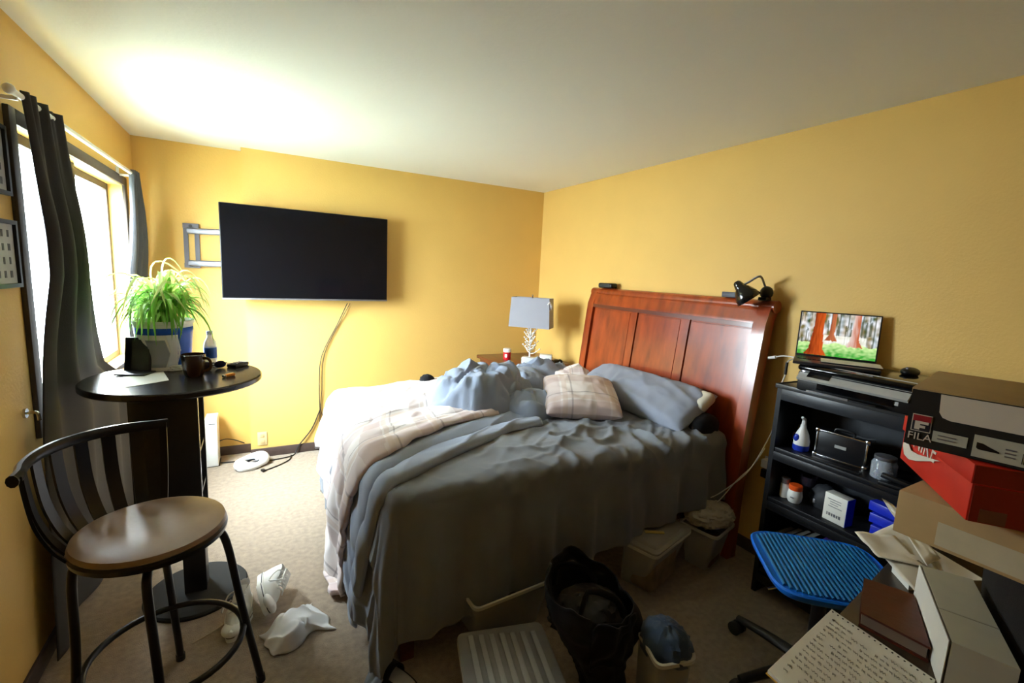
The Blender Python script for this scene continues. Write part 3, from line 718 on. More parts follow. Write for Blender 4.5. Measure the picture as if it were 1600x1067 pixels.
# pillows
def pillow(name, L, W, Tk, material, M, label, seed, wr=.008, parts=None, uvs=1):
    t = thing(name, label, 'pillow'); t.matrix_world = M
    for sgn, nm in ((1, 'cover'), (-1, 'cover_back')):
        def f(i, j):
            u, v = 2*i-1, 2*j-1
            e = (max(0, 1-abs(u)**2.6)*max(0, 1-abs(v)**2.6))**.5
            x = u*L/2*(1-.07*(1-abs(v)**2)*abs(u)**3*-1 - .05*(1-v*v)); y = v*W/2*(1-.06*(1-u*u))
            w = wr*(ridge(x*5+seed, y*11+x*4, seed)+.6*ridge(x*13, y*8+seed, 2))*min(1, e*2.5)
            return V(x, y, sgn*(Tk/2*e**.8+w*(.9 if sgn > 0 else .3)))
        obj(nm, B().grid(56, 44, f, uv=lambda i, j: (i*L*uvs, j*W*uvs)), material, t, smooth=80)
    return t
xa = (V(1.87, 2.0, 0)-V(1.5, 2.2, 0)).normalized(); ya = V(-xa.y, xa.x, 0); ya = (ya+V(0, 0, .26)).normalized()
pillow('plaid_pillow', .46, .46, .17, PLAID, basis((1.785, 2.31, BZ+.118), xa, ya), 'plaid pillow lying in front of the long grey pillow', 3., .008)
xg = V(-.06, -1, 0); yg = V(.62, 0, .62)
t = pillow('long_grey_pillow', .98, .36, .19, fabric('grey_pillowcase', '#8D93A2'), basis((2.20, 2.235, BZ+.125), V(.03, -1, -.0), V(.80, .04, .46)), 'long grey pillow leaning on the headboard', 5., .010)
obj('pillow_insert', B().box((.45, .085, .015), (.11, .15, .075), bev=.034, seg=4), mat('pillow_ticking', '#D8D2C2', .8, noise_amt=.05), t, label='white insert showing at open end')
tag(obj('dark_cushion', crumple(.12, .05, .9, .55, .62, 2, 32, 20, 8), BLACKF, loc=(2.25, 1.735, BZ+.05)), 'black cushion tucked under open end of grey pillow', 'cushion')

# ------------------------------------------------------------------ nightstand and lamp
NZ = .80
t = thing('nightstand', 'dark red wood nightstand in the room corner', 'nightstand', (2.19, 3.73, 0))
obj('top', B().bb((-.34, -.28, NZ-.03), (.34, .36, NZ), bev=.006), CHERRYD, t); obj('carcass', B().bb((-.31, -.25, .08), (.33, .34, NZ-.03), bev=.003), CHERRYD, t)
for z in (.15, .45):
    d = obj('drawer', B().bb((-.325, -.22, z), (-.31, .31, z+.27), bev=.004), CHERRYD, t); obj('knob', B().ball((-.337, .045, z+.135), .014), GREYM, d)
for sx in (-.28, .3):
    for sy in (-.22, .31): obj('leg', B().bb((sx-.025, sy-.025, 0), (sx+.025, sy+.025, .08)), CHERRYD, t)
LPX, LPY = 2.14, 3.56
t = thing('table_lamp', 'table lamp with grey rectangular shade and crystal branch stem', 'lamp', (LPX, LPY, NZ), -R_(46))
obj('base', B().box((0, 0, .03), (.13, .09, .06), bev=.006), mat('clear_acrylic', '#D8DCDC', .1, alpha=.75, noise_amt=.05), t)
b = B(); b.cyl((0, 0, .06), (0, 0, .36), .008)
for k in range(26):
    a = k*2.4; z = .09+.0085*k; L = .075*(1-.6*k/26)+random.uniform(-.01, .015)
    q = V(cos(a)*L, sin(a)*L*.8, z+.05); b.tube([(0, 0, z), q*.5+V(0, 0, z*.5-.012), q], [.005, .004, .003], n=6, smooth=3)
    b.ball(q, .008, 8, 6); b.ball(q*.6+V(0, 0, z*.4+.01), .006, 8, 6)
obj('crystal_stem', b, mat('crystal', '#EDEDE8', .08, spec=.8, coat=.5, noise_amt=.1, noise_scale=40), t)
SW, SD, S0, S1 = .36, .17, .335, .60
def shade_ring(b, z, k):
    return [b.bm.verts.new((x*k*SW/2, y*k*SD/2, z)) for x, y in ((-1, -1), (1, -1), (1, 1), (-1, 1))]
b = B(); a_ = shade_ring(b, S0, 1.04); c_ = shade_ring(b, S1, .96); b.bridge(a_, c_)
obj('shade', b, fabric('grey_shade', '#9C9CA4', .03), t, solid=.003, smooth=None)
obj('spider_fitting', B().bb((-SW*.47, -.003, S1-.02), (SW*.47, .003, S1-.016)).bb((-.003, -SD*.47, S1-.02), (.003, SD*.47, S1-.016)), GREYM, t)
obj('finial', B().lathe([(.004, S1-.02), (.004, S1+.012), (.007, S1+.018), (.003, S1+.03)], 12), CHROME, t)
obj('bow', B().tube([(SW*.46, -.10, .55), (SW*.50, -.09, .565), (SW*.53, -.07, .54), (SW*.51, -.06, .50)], [.006, .012, .011, .006], n=8), WHITEF, t)
t = thing('red_tub', 'small red tub with white lid on nightstand', 'tub', (2.03, 3.79, NZ))
obj('tub', B().lathe([(.034, 0), (.036, .004), (.036, .075)], 24), mat('red_plastic', '#C8202A', .35, noise_amt=.1), t); obj('lid', B().lathe([(.037, .072), (.038, .076), (.038, .1), (.034, .104)], 24), WHITE, t)
obj('label_patch', B().box((-.025, -.026, .04), (.022, .004, .03), rot=(0, 0, -.8)), WHITE, t)
t = thing('tissue_box', 'small white and blue box beside the lamp base', 'box', (2.27, 3.49, NZ), -.6)
obj('carton', B().box((0, 0, .045), (.11, .08, .09), bev=.004), WHITE, t); obj('blue_end', B().box((.056, 0, .045), (.003, .07, .08)), mat('slate_blue', '#7787A6', .5, noise_amt=.1), t)
t = thing('game_controller', 'black controller lying behind the small box', 'controller', (2.38, 3.5, NZ))
obj('body', B().box((0, 0, .02), (.09, .05, .035), bev=.015), BLACKP, t)
for s in (-1, 1): obj('grip', B().ball((s*.045, -.02, .02), (.02, .035, .02)), BLACKP, t)

# ------------------------------------------------------------------ things on the headboard top
p = at(944, 455, X=2.5)
t = thing('clock_radio', 'black rounded speaker on far end of headboard', 'speaker', (2.51, 2.99, 1.523))
obj('body', B().box((0, 0, .021), (.07, .17, .042), bev=.014, seg=3), BLACKP, t); obj('grille', B().box((-.036, .0, .021), (.003, .13, .028), bev=.001), mat('speaker_grille', '#2E3330', .6, noise_amt=.3, noise_scale=200), t)
t = thing('grey_box', 'small grey box on headboard beside clamp lamp', 'box', (2.51, 1.84, 1.523))
obj('body', B().box((0, 0, .016), (.05, .10, .032), bev=.003), mat('slate_grey', '#4C4F5A', .5, noise_amt=.1), t); obj('seam', B().box((0, 0, .022), (.0508, .1008, .0015)), BLACKP, t)
t = thing('clamp_lamp', 'black clamp reading lamp on near corner of headboard', 'lamp', (2.50, 1.64, 1.523))
o0 = V(2.50, 1.64, 1.523)
apex = at(1150, 440, X=2.36)-o0; mouth = at(1174, 473, X=2.415)-o0; ax = (mouth-apex).normalized()
b = B(); n = 28
rings = [(0, .012), (.008, .02), (.03, .026), (.045, .028), (.06, .042), (.10, .060), (.135, .068)]
prev = None
for d_, r_ in rings:
    rg = b.ring(apex+ax*(d_*.92), ax, r_, n)
    if prev: b.bridge(prev, rg)
    else: b.bm.faces.new(rg)
    prev = rg
obj('lamp_shade', b, mat('black_enamel', '#0E0E10', .18, coat=.3, noise_amt=.1), t, solid=.002)
obj('bulb', B().ball(apex+ax*.08, .024), WHITE, t)
obj('gooseneck', B().tube([apex+ax*.03+V(.02, 0, 0), apex+V(.04, -.05, .0), apex+V(.06, -.10, .035), V(.02, .005, .085), V(.01, -.02, .055)], .006), GREYM, t)
obj('clamp', B().ball((.01, -.02, .04), (.035, .035, .038)).box((-.0, -.02, .005), (.05, .05, .02), bev=.004), BLACKP, t)

# ------------------------------------------------------------------ bookcase
KX0, KX1, KY0, KY1, KZ = 2.255, XR-.016, .70, 1.335, 1.125
t = thing('bookcase', 'black laminate bookcase holding a printer', 'bookcase', (KX0, KY0, 0))
D, Wd = KX1-KX0, KY1-KY0
obj('side_panel', B().bb((0, 0, 0), (D, .022, KZ-.0)), BLACK, t); obj('side_panel', B().bb((0, Wd-.022, 0), (D, Wd, KZ)), BLACK, t)
obj('back_panel', B().bb((D-.01, .022, .05), (D, Wd-.022, KZ-.02)), mat('bookcase_back', '#22262C', .5, noise_amt=.1), t)
SHELFZ = (.13, .535, .80)
for z in SHELFZ:
    obj('shelf', B().bb((.004, .022, z-.022), (D-.01, Wd-.022, z), bev=.001), BLACK, t)
    obj('shelf_front', B().bb((.0, .022, z-.065), (.016, Wd-.022, z-.022), bev=.001), BLACK, t)
obj('top_board', B().bb((-.012, -.006, KZ-.022), (D, Wd+.006, KZ), bev=.002), mat('top_laminate', '#3A3A3A', .3, noise_amt=.1), t)
obj('top_apron', B().bb((-.0, .022, KZ-.08), (.016, Wd-.022, KZ-.022), bev=.001), mat('apron_grey', '#2B2E33', .35, noise_amt=.1), t)
# printer
t = thing('printer', 'black and silver inkjet printer on top of bookcase', 'printer', (2.19, .775, KZ))
PW, PD, PH = .445, .345, .125
SILV = mat('silver_plastic', '#B4B4B0', .4, metal=.2, noise_amt=.08)
obj('body', B().bb((0.01, 0, 0), (PD, PW, PH-.03), bev=.012), BLACKP, t)
obj('lid', B().bb((.0, .0, PH-.03), (PD, PW, PH), bev=.014, seg=3), BLACKG, t)
obj('front_panel', B().extr([(-.012, 0.01, PH-.062), (.05, .01, PH+.003), (.05, PW-.01, PH+.003), (-.012, PW-.01, PH-.062)], (.006, 0, -.010)), SILV, t)
obj('control_screen', B().extr([(-.003, .30, PH-.052), (.042, .30, PH-.005), (.042, .395, PH-.005), (-.003, .395, PH-.052)], (-.0012, 0, .002)), BLACKG, t)
obj('power_button', B().cyl((.018, .42, PH-.034), (.012, .42, PH-.026), .005, n=12), mat('power_light', '#DDE8FF', .3, emit=1.5), t)
obj('paper_slot', B().bb((.004, .06, .022), (.012, .35, .068)), BLACKG, t)
obj('output_tray', B().bb((-.035, .10, .012), (.02, .37, .018), bev=.002), BLACKP, t); obj('tray_edge', B().bb((-.038, .20, .012), (-.034, .37, .021)), CHROME, t)
obj('badge', B().bb((.0085, .045, .03), (.0105, .065, .045)), SILV, t)
# laptop
LZ = KZ+PH+.002
t = thing('laptop', 'open laptop with forest scene on screen atop the printer', 'laptop', (2.42, 1.18, LZ), R_(28))
LW, LD, LH = .325, .235, .225
GRAPH = mat('graphite_metal', '#3A383A', .35, metal=.5, noise_amt=.05)
tl = .10
obj('base', B().bb((-LD+.02, -LW/2, 0), (.02, LW/2, .014), bev=.004), GRAPH, t)
kb = obj('keyboard', B().bb((-.12, -LW/2+.03, .0135), (-.005, LW/2-.03, .0148)), BLACKP, t)
kme = bpy.data.meshes.new('key'); kb_ = B().box((0, 0, 0), (.013, .017, .0025)); kb_.bm.to_mesh(kme); kb_.bm.free(); kme.materials.append(mat('key_black', '#1D1C1E', .45, noise_amt=.05))
for i in range(6):
    for j in range(14):
        o = bpy.data.objects.new('key', kme); COL.objects.link(o); o.parent = kb; o.location = (-.015-i*.018, -LW/2+.043+j*.0199, .016)
Ms = Matrix.Translation((.018, 0, .012)) @ Matrix.Rotation(tl, 4, 'Y')
o = obj('screen_lid', B().bb((0, -LW/2, 0), (.007, LW/2, LH), bev=.003), GRAPH, t); o.matrix_local = Ms
NX, NZs = 120, 76
b = B(); b.grid(NX, NZs, lambda i, j: V(-.0012, LW/2-.006-(LW-.012)*i, .012+(LH-.018)*j))
cl = b.bm.loops.layers.color.new('print')
def forest(u, v):
    g = lambda c: lin(c)[:3]
    def mixc(a, c, k): return tuple(a[q]*(1-k)+c[q]*k for q in range(3))
    base = mixc(g('#2E4A2E'), g('#E8F2FF'), max(0, min(1, .45+.9*ns(u*14, v*9, 1))))
    base = mixc(base, g('#D8A860'), .35*max(0, min(1, .5+ns(u*16, v*3, 5))))
    streak = ns(u*46, v*2.2, 3)
    if streak > .18: base = mixc(base, g('#35401F'), .75)
    if .30 < u < .86 and .22 < v < .5: base = mixc(base, g('#FFFFF0'), .55)
    gl = .30+.07*ns(u*7, 0, 2)
    if v < gl: base = mixc(g('#3C9A36'), g('#D5F0A8'), max(0, min(1, (v/gl)*.8+.5*ns(u*20, v*20, 7))))
    for uc, wt, wb, vb, c1, c2 in ((.245, .065, .105, .0, '#C8551E', '#7A2C10'), (.425, .028, .034, .36, '#C07048', '#8C4A30'), (.72, .042, .062, .26, '#B5603E', '#D9C8C0')):
        wv_ = wb+(wt-wb)*min(1, (v-vb)/.6); wv_ += .05*max(0, 1-(v-vb)*7)
        cc = uc+.02*(v-.5)
        if v > vb+.04*ns(u*30, 1) and abs(u-cc) < wv_:
            k = .5+.5*(u-cc)/wv_; base = mixc(g(c1), g(c2), max(0, min(1, .9-k*.8+.5*ns(u*60, v*4, 4)) if uc < .6 else max(0, min(1, .9-k*1.1+.4*ns(u*60, v*4, 4)))))
    return base
for fc_ in b.bm.faces:
    for lp in fc_.loops:
        c = lp.vert.co; u = (LW/2-.006-c.y)/(LW-.012); v = (c.z-.012)/(LH-.018)
        cc = forest(u, v); lp[cl] = tuple((x*12.92 if x <= .0031308 else 1.055*x**(1/2.4)-.055) for x in cc)+(1,)
SCR = vcol_mat('forest_screen', emit=.5, rough=.2)
SCR.node_tree.nodes['Principled BSDF'].inputs['Base Color'].default_value = (0, 0, 0, 1)
for l_ in list(SCR.node_tree.links):
    if l_.to_socket.name == 'Base Color': SCR.node_tree.links.remove(l_)
o = obj('screen', b, SCR, t, smooth=None); o.matrix_local = Ms
tag(obj('paper_card', B().box((0, 0, .0007), (.125, .225, .0015)), PAPER, smooth=None, loc=(2.345, 1.075, LZ+.019), rot=(0, 0, R_(28))), 'white card lying across the laptop keyboard', 'card')
p = at(1403, 577, Z=KZ+PH)
t = thing('computer_mouse', 'black computer mouse on printer lid', 'mouse', (2.46, .895, KZ+PH))
obj('shell', B().ball((0, 0, .012), (.05, .031, .02), 20, 12), BLACKP, t); obj('wheel', B().cyl((-.03, -.004, .028), (-.03, .004, .028), .007), GREYM, t)
e = V(2.30, 1.30, LZ+.008)
t = thing('charging_cable', 'white charging plug and lead sticking out beside laptop', 'cable', e)
p1 = at(1203, 559, X=2.32)-e
obj('lead', B().tube([(0, 0, 0), p1*.45+V(0, 0, .008), p1*.8+V(0, 0, .003)], .0035), WCABLE, t); obj('plug', B().cyl(p1*.75+V(0, 0, .003), p1*1.05, .0085, .007, n=12), WCABLE, t)
P = [e+V(.02, .0, -.004), at(1230, 566, X=2.43), at(1227, 585, X=2.43), at(1220, 605, X=2.45), at(1216, 650, X=2.50), at(1195, 695, X=2.52), at(1170, 735, X=2.36), at(1140, 760, X=2.3), at(1108, 778, X=2.24), at(1075, 778, X=2.2)]
t = thing('white_lead', 'long white lead hanging behind bookcase down to storage tub', 'cable', P[0])
obj('lead', B().tube([q-P[0] for q in P], .0032, smooth=6), WCABLE, t); obj('ferrite', B().cyl(P[1]-P[0], P[2]-P[0], .007, n=10), BLACKP, t)
P = [at(1195, 700, X=2.52), at(1178, 725, X=2.42), at(1150, 752, X=2.33), at(1120, 785, X=2.26), at(1092, 800, X=2.2)]
tag(obj('white_wire', B().tube(P, .0028, smooth=6), WCABLE), 'thin white wire drooping into the tub beside headboard', 'cable')
t = thing('plug_adapters', 'white plug adapters on the wall outlet behind bookcase', 'adapter', (XR, 1.50, .56))
obj('outlet_plate', B().box((-.004, 0, 0), (.008, .08, .12), bev=.003), WHITE, t); obj('adapter', B().box((-.035, .0, .03), (.055, .055, .05), bev=.006), WHITE, t); obj('adapter', B().box((-.03, .005, -.03), (.05, .045, .05), bev=.006), BLACKP, t)

# things on the bookcase shelves
Z2, Z1 = SHELFZ[2], SHELFZ[1]
t = thing('spray_bottle', 'white and blue spray bottle on bookcase upper shelf', 'bottle', (2.345, 1.235, Z2))
obj('bottle_body', B().lathe([(.03, 0), (.034, .005), (.035, .05), (.028, .085), (.014, .115), (.012, .13)], 24), WHITE, t)
BLUEP = mat('blue_plastic', '#2038A8', .3, noise_amt=.1)
obj('blue_foot', B().lathe([(.0315, .0), (.0355, .005), (.0362, .03)], 24, caps=False), BLUEP, t); obj('blue_oval', B().ball((-.03, .01, .065), (.008, .014, .02)), BLUEP, t)
obj('nozzle', B().tube([(0, 0, .13), (0, 0, .155), (-.02, .0, .17)], [.011, .009, .006]), WHITE, t)
t = thing('dark_bottle', 'dark glass bottle with mauve label at bookcase side', 'bottle', (2.40, 1.285, Z2))
obj('bottle_body', B().lathe([(.022, 0), (.024, .004), (.024, .08), (.01, .1), (.01, .115)], 20), BLACKG, t); obj('label_band', B().lathe([(.0245, .03), (.0245, .07)], 20, caps=False), mat('mauve', '#8A7288', .5, noise_amt=.2), t)
t = thing('aluminium_case', 'black case with bright metal edges on bookcase upper shelf', 'case', (2.375, 1.065, Z2), .12)
obj('shell', B().box((0, 0, .07), (.06, .20, .125), bev=.004), BLACK, t)
for z in (.009, .131): obj('edge_trim', B().box((0, 0, z), (.066, .206, .008), bev=.001), CHROME, t)
for y in (-.1, .1): obj('edge_trim', B().box((0, y, .07), (.066, .008, .125), bev=.001), CHROME, t)
for y in (-.101, .101):
    for z in (.01, .13): obj('corner_cap', B().box((0, y, z), (.07, .02, .02), bev=.005), CHROME, t)
obj('handle', B().tube([(0, .04, .136), (0, .03, .15), (0, -.03, .15), (0, -.04, .136)], .005), BLACKP, t)
obj('name_plate', B().box((-.032, 0, .075), (.003, .046, .014)), SILV, t)
t = thing('glass_jar', 'glass jar of white and purple trinkets on bookcase shelf', 'jar', (2.345, .885, Z2))
obj('jar', B().lathe([(.04, 0), (.046, .006), (.046, .07), (.036, .085), (.038, .09)], 28, caps=False), mat('jar_glass', '#B9C2CC', .08, alpha=.4, noise_amt=.05), t, solid=.002)
for k in range(22):
    a = k*2.4; r_ = .032*sqrt(random.random()); obj('trinket', B().box((r_*cos(a), r_*sin(a), .012+.0026*k), (.03, .012, .009), rot=(random.random()*2, random.random()*2, a), bev=.002), (WHITE, mat('purple_bits', '#9070B8', .4, noise_amt=.1), WHITE, CHROME)[k % 4], t)
obj('lid', B().lathe([(.039, .086), (.04, .088), (.04, .1), (.036, .102)], 24), GREYM, t)
t = thing('stylus_tray', 'thin dark tray with metal strip on bookcase upper shelf', 'tray', (2.285, 1.07, Z2), .08)
obj('tray', B().box((0, 0, .005), (.035, .25, .01), bev=.002), BLACKP, t); obj('strip', B().box((-.018, .06, .007), (.002, .12, .004)), CHROME, t)
t = thing('stapler', 'black stapler at right end of bookcase upper shelf', 'stapler', (2.29, .80, Z2), .15)
obj('stapler_base', B().box((0, 0, .006), (.035, .14, .012), bev=.003), BLACKP, t); obj('stapler_arm', B().box((0, .0, .03), (.03, .135, .018), rot=(.12, 0, 0), bev=.005), BLACKP, t); obj('staple_plate', B().box((-.003, -.055, .0135), (.02, .015, .003)), CHROME, t)
t = thing('pill_bottle', 'slim white pill bottle on bookcase lower shelf', 'bottle', (2.335, 1.278, Z1))
obj('bottle_body', B().lathe([(.018, 0), (.02, .004), (.02, .075)], 20), WHITE, t); obj('cap', B().lathe([(.021, .075), (.022, .078), (.022, .1), (.019, .103)], 20), GREYM, t)
t = thing('orange_lid_jar', 'white jar with orange lid on bookcase lower shelf', 'jar', (2.33, 1.222, Z1))
obj('jar', B().lathe([(.026, 0), (.032, .01), (.034, .035), (.03, .06), (.024, .066)], 28), WHITE, t); obj('lid', B().lathe([(.029, .064), (.03, .067), (.03, .086), (.027, .089)], 28), mat('orange_lid', '#E8581C', .35, noise_amt=.05), t)
obj('label_mark', B().box((-.0335, -.006, .03), (.002, .016, .006)), GREYM, t)
t = thing('dark_glass', 'dark drinking glass at back of bookcase lower shelf', 'glass', (2.43, 1.22, Z1))
obj('glass_wall', B().lathe([(.03, 0), (.036, .01), (.04, .12), (.037, .12), (.032, .015)], 24, caps=False), mat('smoked_glass', '#3A3440', .1, alpha=.7, noise_amt=.1), t); obj('glass_foot', B().lathe([(.03, 0), (.031, .008)], 24), BLACKG, t)
t = thing('dark_pouch', 'slumped dark grey pouch on bookcase lower shelf', 'pouch', (2.42, 1.12, Z1))
obj('pouch_body', crumple(.07, .18, .7, 1, 1.0, 3, 28, 18, 12), mat('dark_pouch', '#26282C', .6, noise_amt=.15), t, loc=(0, 0, .036)); obj('pull_tab', B().box((-.05, .03, .03), (.006, .012, .02), bev=.002), GREYM, t)
t = thing('white_carton', 'white and blue carton standing on bookcase lower shelf', 'carton', (2.32, 1.02, Z1), -.1)
obj('carton', B().box((0, 0, .065), (.055, .10, .13), bev=.002), mat('carton_white', '#E4E2D8', .5, noise_amt=.04), t); obj('blue_side', B().box((.0, -.0508, .065), (.054, .002, .128)), BLUEP, t)
for k in range(4): obj('print_line', B().box((-.028, .005-.006*(k % 2), .105-k*.011), (.001, .06-.012*(k % 3), .003)), GREYM, t)
for k in range(6): obj('print_code', B().box((-.028, .03-k*.011, .033), (.001, .005+.003*(k % 2), .014)), GREYM, t)
for k in range(4):
    zz = Z1+.002+.048*k
    t = thing('blue_booklet', ('blue booklet at bottom of the pile on bookcase shelf', 'blue booklet second from bottom of bookcase pile', 'blue booklet second from top of bookcase pile', 'blue booklet on top of pile on bookcase shelf')[k], 'booklet', (2.33, .80, zz), .2-.13*k)
    obj('cover', B().box((0, 0, .022), (.19, .125, .040), bev=.003), mat('deep_blue', '#1C2FC0', .35, noise_amt=.15), t); obj('pages', B().box((.002, -.004, .021), (.182, .121, .034)), PAPER, t)
p = at(1309, 838, X=2.27)
t = thing('purple_box', 'small purple box on lowest bookcase shelf', 'box', (2.31, 1.03, SHELFZ[0]))
obj('box_body', B().bb((-.04, -.03, 0), (.04, .03, .30), bev=.003), mat('purple_card', '#5A3A9A', .5, noise_amt=.1), t); obj('box_flap', B().bb((-.041, -.03, .25), (-.039, .03, .3)), mat('purple_card2', '#6A4AAA', .5, noise_amt=.1), t)
for k in range(5):
    t = thing('book', ('black', 'maroon', 'navy', 'grey', 'brown')[k]+' book standing on lowest bookcase shelf', 'book', (2.38, 1.11+.04*k, SHELFZ[0]))
    hh = .21+.012*((k*3) % 4); c = ('#161616', '#4A1B20', '#1B2240', '#4A4A4E', '#3E2C20')[k]
    obj('cover', B().bb((-.08, -.018, 0), (.08, -.0155, hh)).bb((-.08, .0155, 0), (.08, .018, hh)).bb((-.082, -.018, 0), (-.079, .018, hh)), mat('cover%d' % k, c, .5, noise_amt=.1), t); obj('pages', B().bb((-.078, -.0153, .004), (.077, .0153, hh-.004)), PAPER, t)

# ------------------------------------------------------------------ storage tubs, tote
def quad_tub(name, label, rim, bot, z0, z1, material=CLEARP, lip=True, extra=None, bevr=.03):
    c = sum((V(*r) for r in rim), V(0, 0))/4
    t = thing(name, label, 'storage tub', (c.x, c.y, 0))
    def rnd(P, z, off=0, n=5):
        out = []; m_ = len(P); cc = sum((V(*q) for q in P), V(0, 0))/m_
        for k in range(m_):
            p0, p1, p2 = V(*P[k-1]), V(*P[k]), V(*P[(k+1) % m_])
            a = p1+(p0-p1).normalized()*bevr; d = p1+(p2-p1).normalized()*bevr
            for q in range(n):
                s = q/(n-1); w_ = a*(1-s)**2+p1*2*s*(1-s)+d*s*s
                w_ = w_+(w_-cc).normalized()*off
                out.append(V(w_.x-c.x, w_.y-c.y, z))
        return out
    b = B(); loops = [rnd(bot, z0), rnd([tuple(V(*bot[k])*.04+V(*rim[k])*.96) for k in range(4)], z1-.01)]
    rings = [[b.bm.verts.new(v) for v in l] for l in loops]
    for a_, c_ in zip(rings, rings[1:]): b.bridge(a_, c_)
    b.bm.faces.new(rings[0][::-1]); obj('tub_wall', b, material, t, solid=.003)
    if lip:
        b = B(); L = [b.bm.verts.new(v) for v in rnd(rim, z1-.014, .004)]; L2 = [b.bm.verts.new(v) for v in rnd(rim, z1-.014, .014)]
        L3 = [b.bm.verts.new(v) for v in rnd(rim, z1, .014)]; L4 = [b.bm.verts.new(v) for v in rnd(rim, z1, .002)]
        b.bridge(L, L2); b.bridge(L2, L3); b.bridge(L3, L4); b.bridge(L4, L)
        obj('rim', b, mat('tub_rim', '#C4C2B8', .4, noise_amt=.05), t)
    return t, c, rnd
rim1 = [(1.60, 1.64), (1.655, 1.455), (2.01, 1.555), (1.955, 1.75)]; bot1 = [(1.66, 1.70), (1.71, 1.565), (2.0, 1.645), (1.95, 1.79)]
t, c, rnd = quad_tub('storage_tub', 'lidded clear storage tub by the bed, beside the tub holding a white bag', rim1, bot1, .004, .275)
b = B(); Lr = [[b.bm.verts.new(v) for v in rnd(rim1, z, o)] for z, o in ((.276, .012), (.286, .012), (.29, .002), (.286, -.03), (.296, -.045))]
for a_, c_ in zip(Lr, Lr[1:]): b.bridge(a_, c_)
b.bm.faces.new(Lr[-1]); obj('lid', b, CLEARP, t)
obj('contents', B().box((0, .0, .12), (.26, .13, .2), rot=(0, 0, .27), bev=.02), mat('tan_contents', '#8A7A62', .8, noise_amt=.4, noise_scale=12), t)
tag(obj('yellow_ruler', B().box((1.775, 1.59, .3005), (.10, .02, .006), rot=(0, 0, -.5), bev=.001), mat('straw_yellow', '#B5A060', .5, noise_amt=.1)), 'yellowish stick lying on lidded tub', 'stick')
rim2 = [(2.10, 1.70), (2.135, 1.49), (2.45, 1.57), (2.36, 1.78)]; bot2 = [(2.17, 1.70), (2.20, 1.56), (2.44, 1.635), (2.38, 1.77)]
rim2 = [(2.08, 1.68), (2.12, 1.475), (2.345, 1.535), (2.31, 1.735)]; bot2 = [(2.12, 1.67), (2.15, 1.535), (2.33, 1.585), (2.30, 1.71)]
t, c, rnd = quad_tub('storage_tub', 'open clear storage tub overflowing with a white plastic bag', rim2, bot2, .004, .25)
obj('contents', B().box((0, .0, .10), (.15, .13, .17), rot=(0, 0, .27), bev=.02), mat('brown_contents', '#5A4234', .8, noise_amt=.4, noise_scale=14), t)
tag(obj('plastic_bag', crumple(.125, .28, 1.05, .85, .5, 6, 56, 34, 9), mat('bag_white', '#B9B7AC', .4, alpha=.92, noise_amt=.08), loc=(c.x+.0, c.y+.0, .30)), 'crumpled whitish plastic bag heaped in open tub', 'bag')
rimA = [(.725, 1.635), (.755, 1.535), (1.10, 1.60), (1.06, 1.90)]; rimA = [(.72, 1.95), (.74, 1.545), (1.13, 1.575), (1.11, 1.97)]
botA = [(.76, 1.92), (.79, 1.60), (1.10, 1.62), (1.09, 1.94)]
t, c, rnd = quad_tub('storage_tub', 'clear storage tub pushed half under the bed behind the tote', rimA, botA, .004, .24)
obj('contents', B().box((0, .02, .1), (.27, .27, .18), rot=(0, 0, .05), bev=.03), mat('grey_contents', '#4C463C', .8, noise_amt=.4, noise_scale=10), t)
# flat ribbed-lid tub
rimR = [(.60, 1.30), (.69, 1.10), (.985, 1.215), (.945, 1.50)]; rimR = [(.66, 1.525), (.58, 1.215), (.90, 1.105), (.985, 1.445)]
t, c, rnd = quad_tub('underbed_tub', 'low clear tub with ribbed lid in front of bed', rimR, [tuple(V(*q)*.92+V(.78, 1.32)*.08) for q in rimR], .004, .15)
b = B(); Lr = [[b.bm.verts.new(v) for v in rnd(rimR, z, o)] for z, o in ((.151, .012), (.16, .012), (.165, .0))]
for a_, c_ in zip(Lr, Lr[1:]): b.bridge(a_, c_)
b.bm.faces.new(Lr[-1]); obj('lid', b, mat('lid_plastic', '#9EA0A0', .3, alpha=.8, noise_amt=.05), t)
ex = V(.945, -.33, 0).normalized(); ey = V(.25, .97, 0).normalized()
for k in range(7):
    ctr = ex*(-.126+k*.042)+V(0, 0, .168)
    obj('lid_rib', B().box(ctr, (.022, .27, .009), rot=(0, 0, -.24), bev=.004), mat('rib_plastic', '#B6B8BA', .25, alpha=.9, noise_amt=.05), t)
obj('contents', B().box((0, 0, .07), (.25, .26, .12), rot=(0, 0, -.25), bev=.02), mat('brown_dim', '#5B5040', .8, noise_amt=.4, noise_scale=9), t)
# tub with blue cloth behind tote
rimB = [(1.255, 1.165), (1.19, .99), (1.33, .955), (1.41, 1.12)]
t, c, rnd = quad_tub('storage_tub', 'small tub holding blue cloth beside black tote', rimB, [tuple(V(*q)*.93+V(1.30, 1.06)*.07) for q in rimB], .004, .27)
tag(obj('blue_cloth', crumple(.085, .25, .9, 1.05, .85, 5, 40, 24, 14), fabric('denim_blue', '#3A4A62'), loc=(c.x, c.y, .262)), 'blue cloth bundled in small tub', 'cloth')
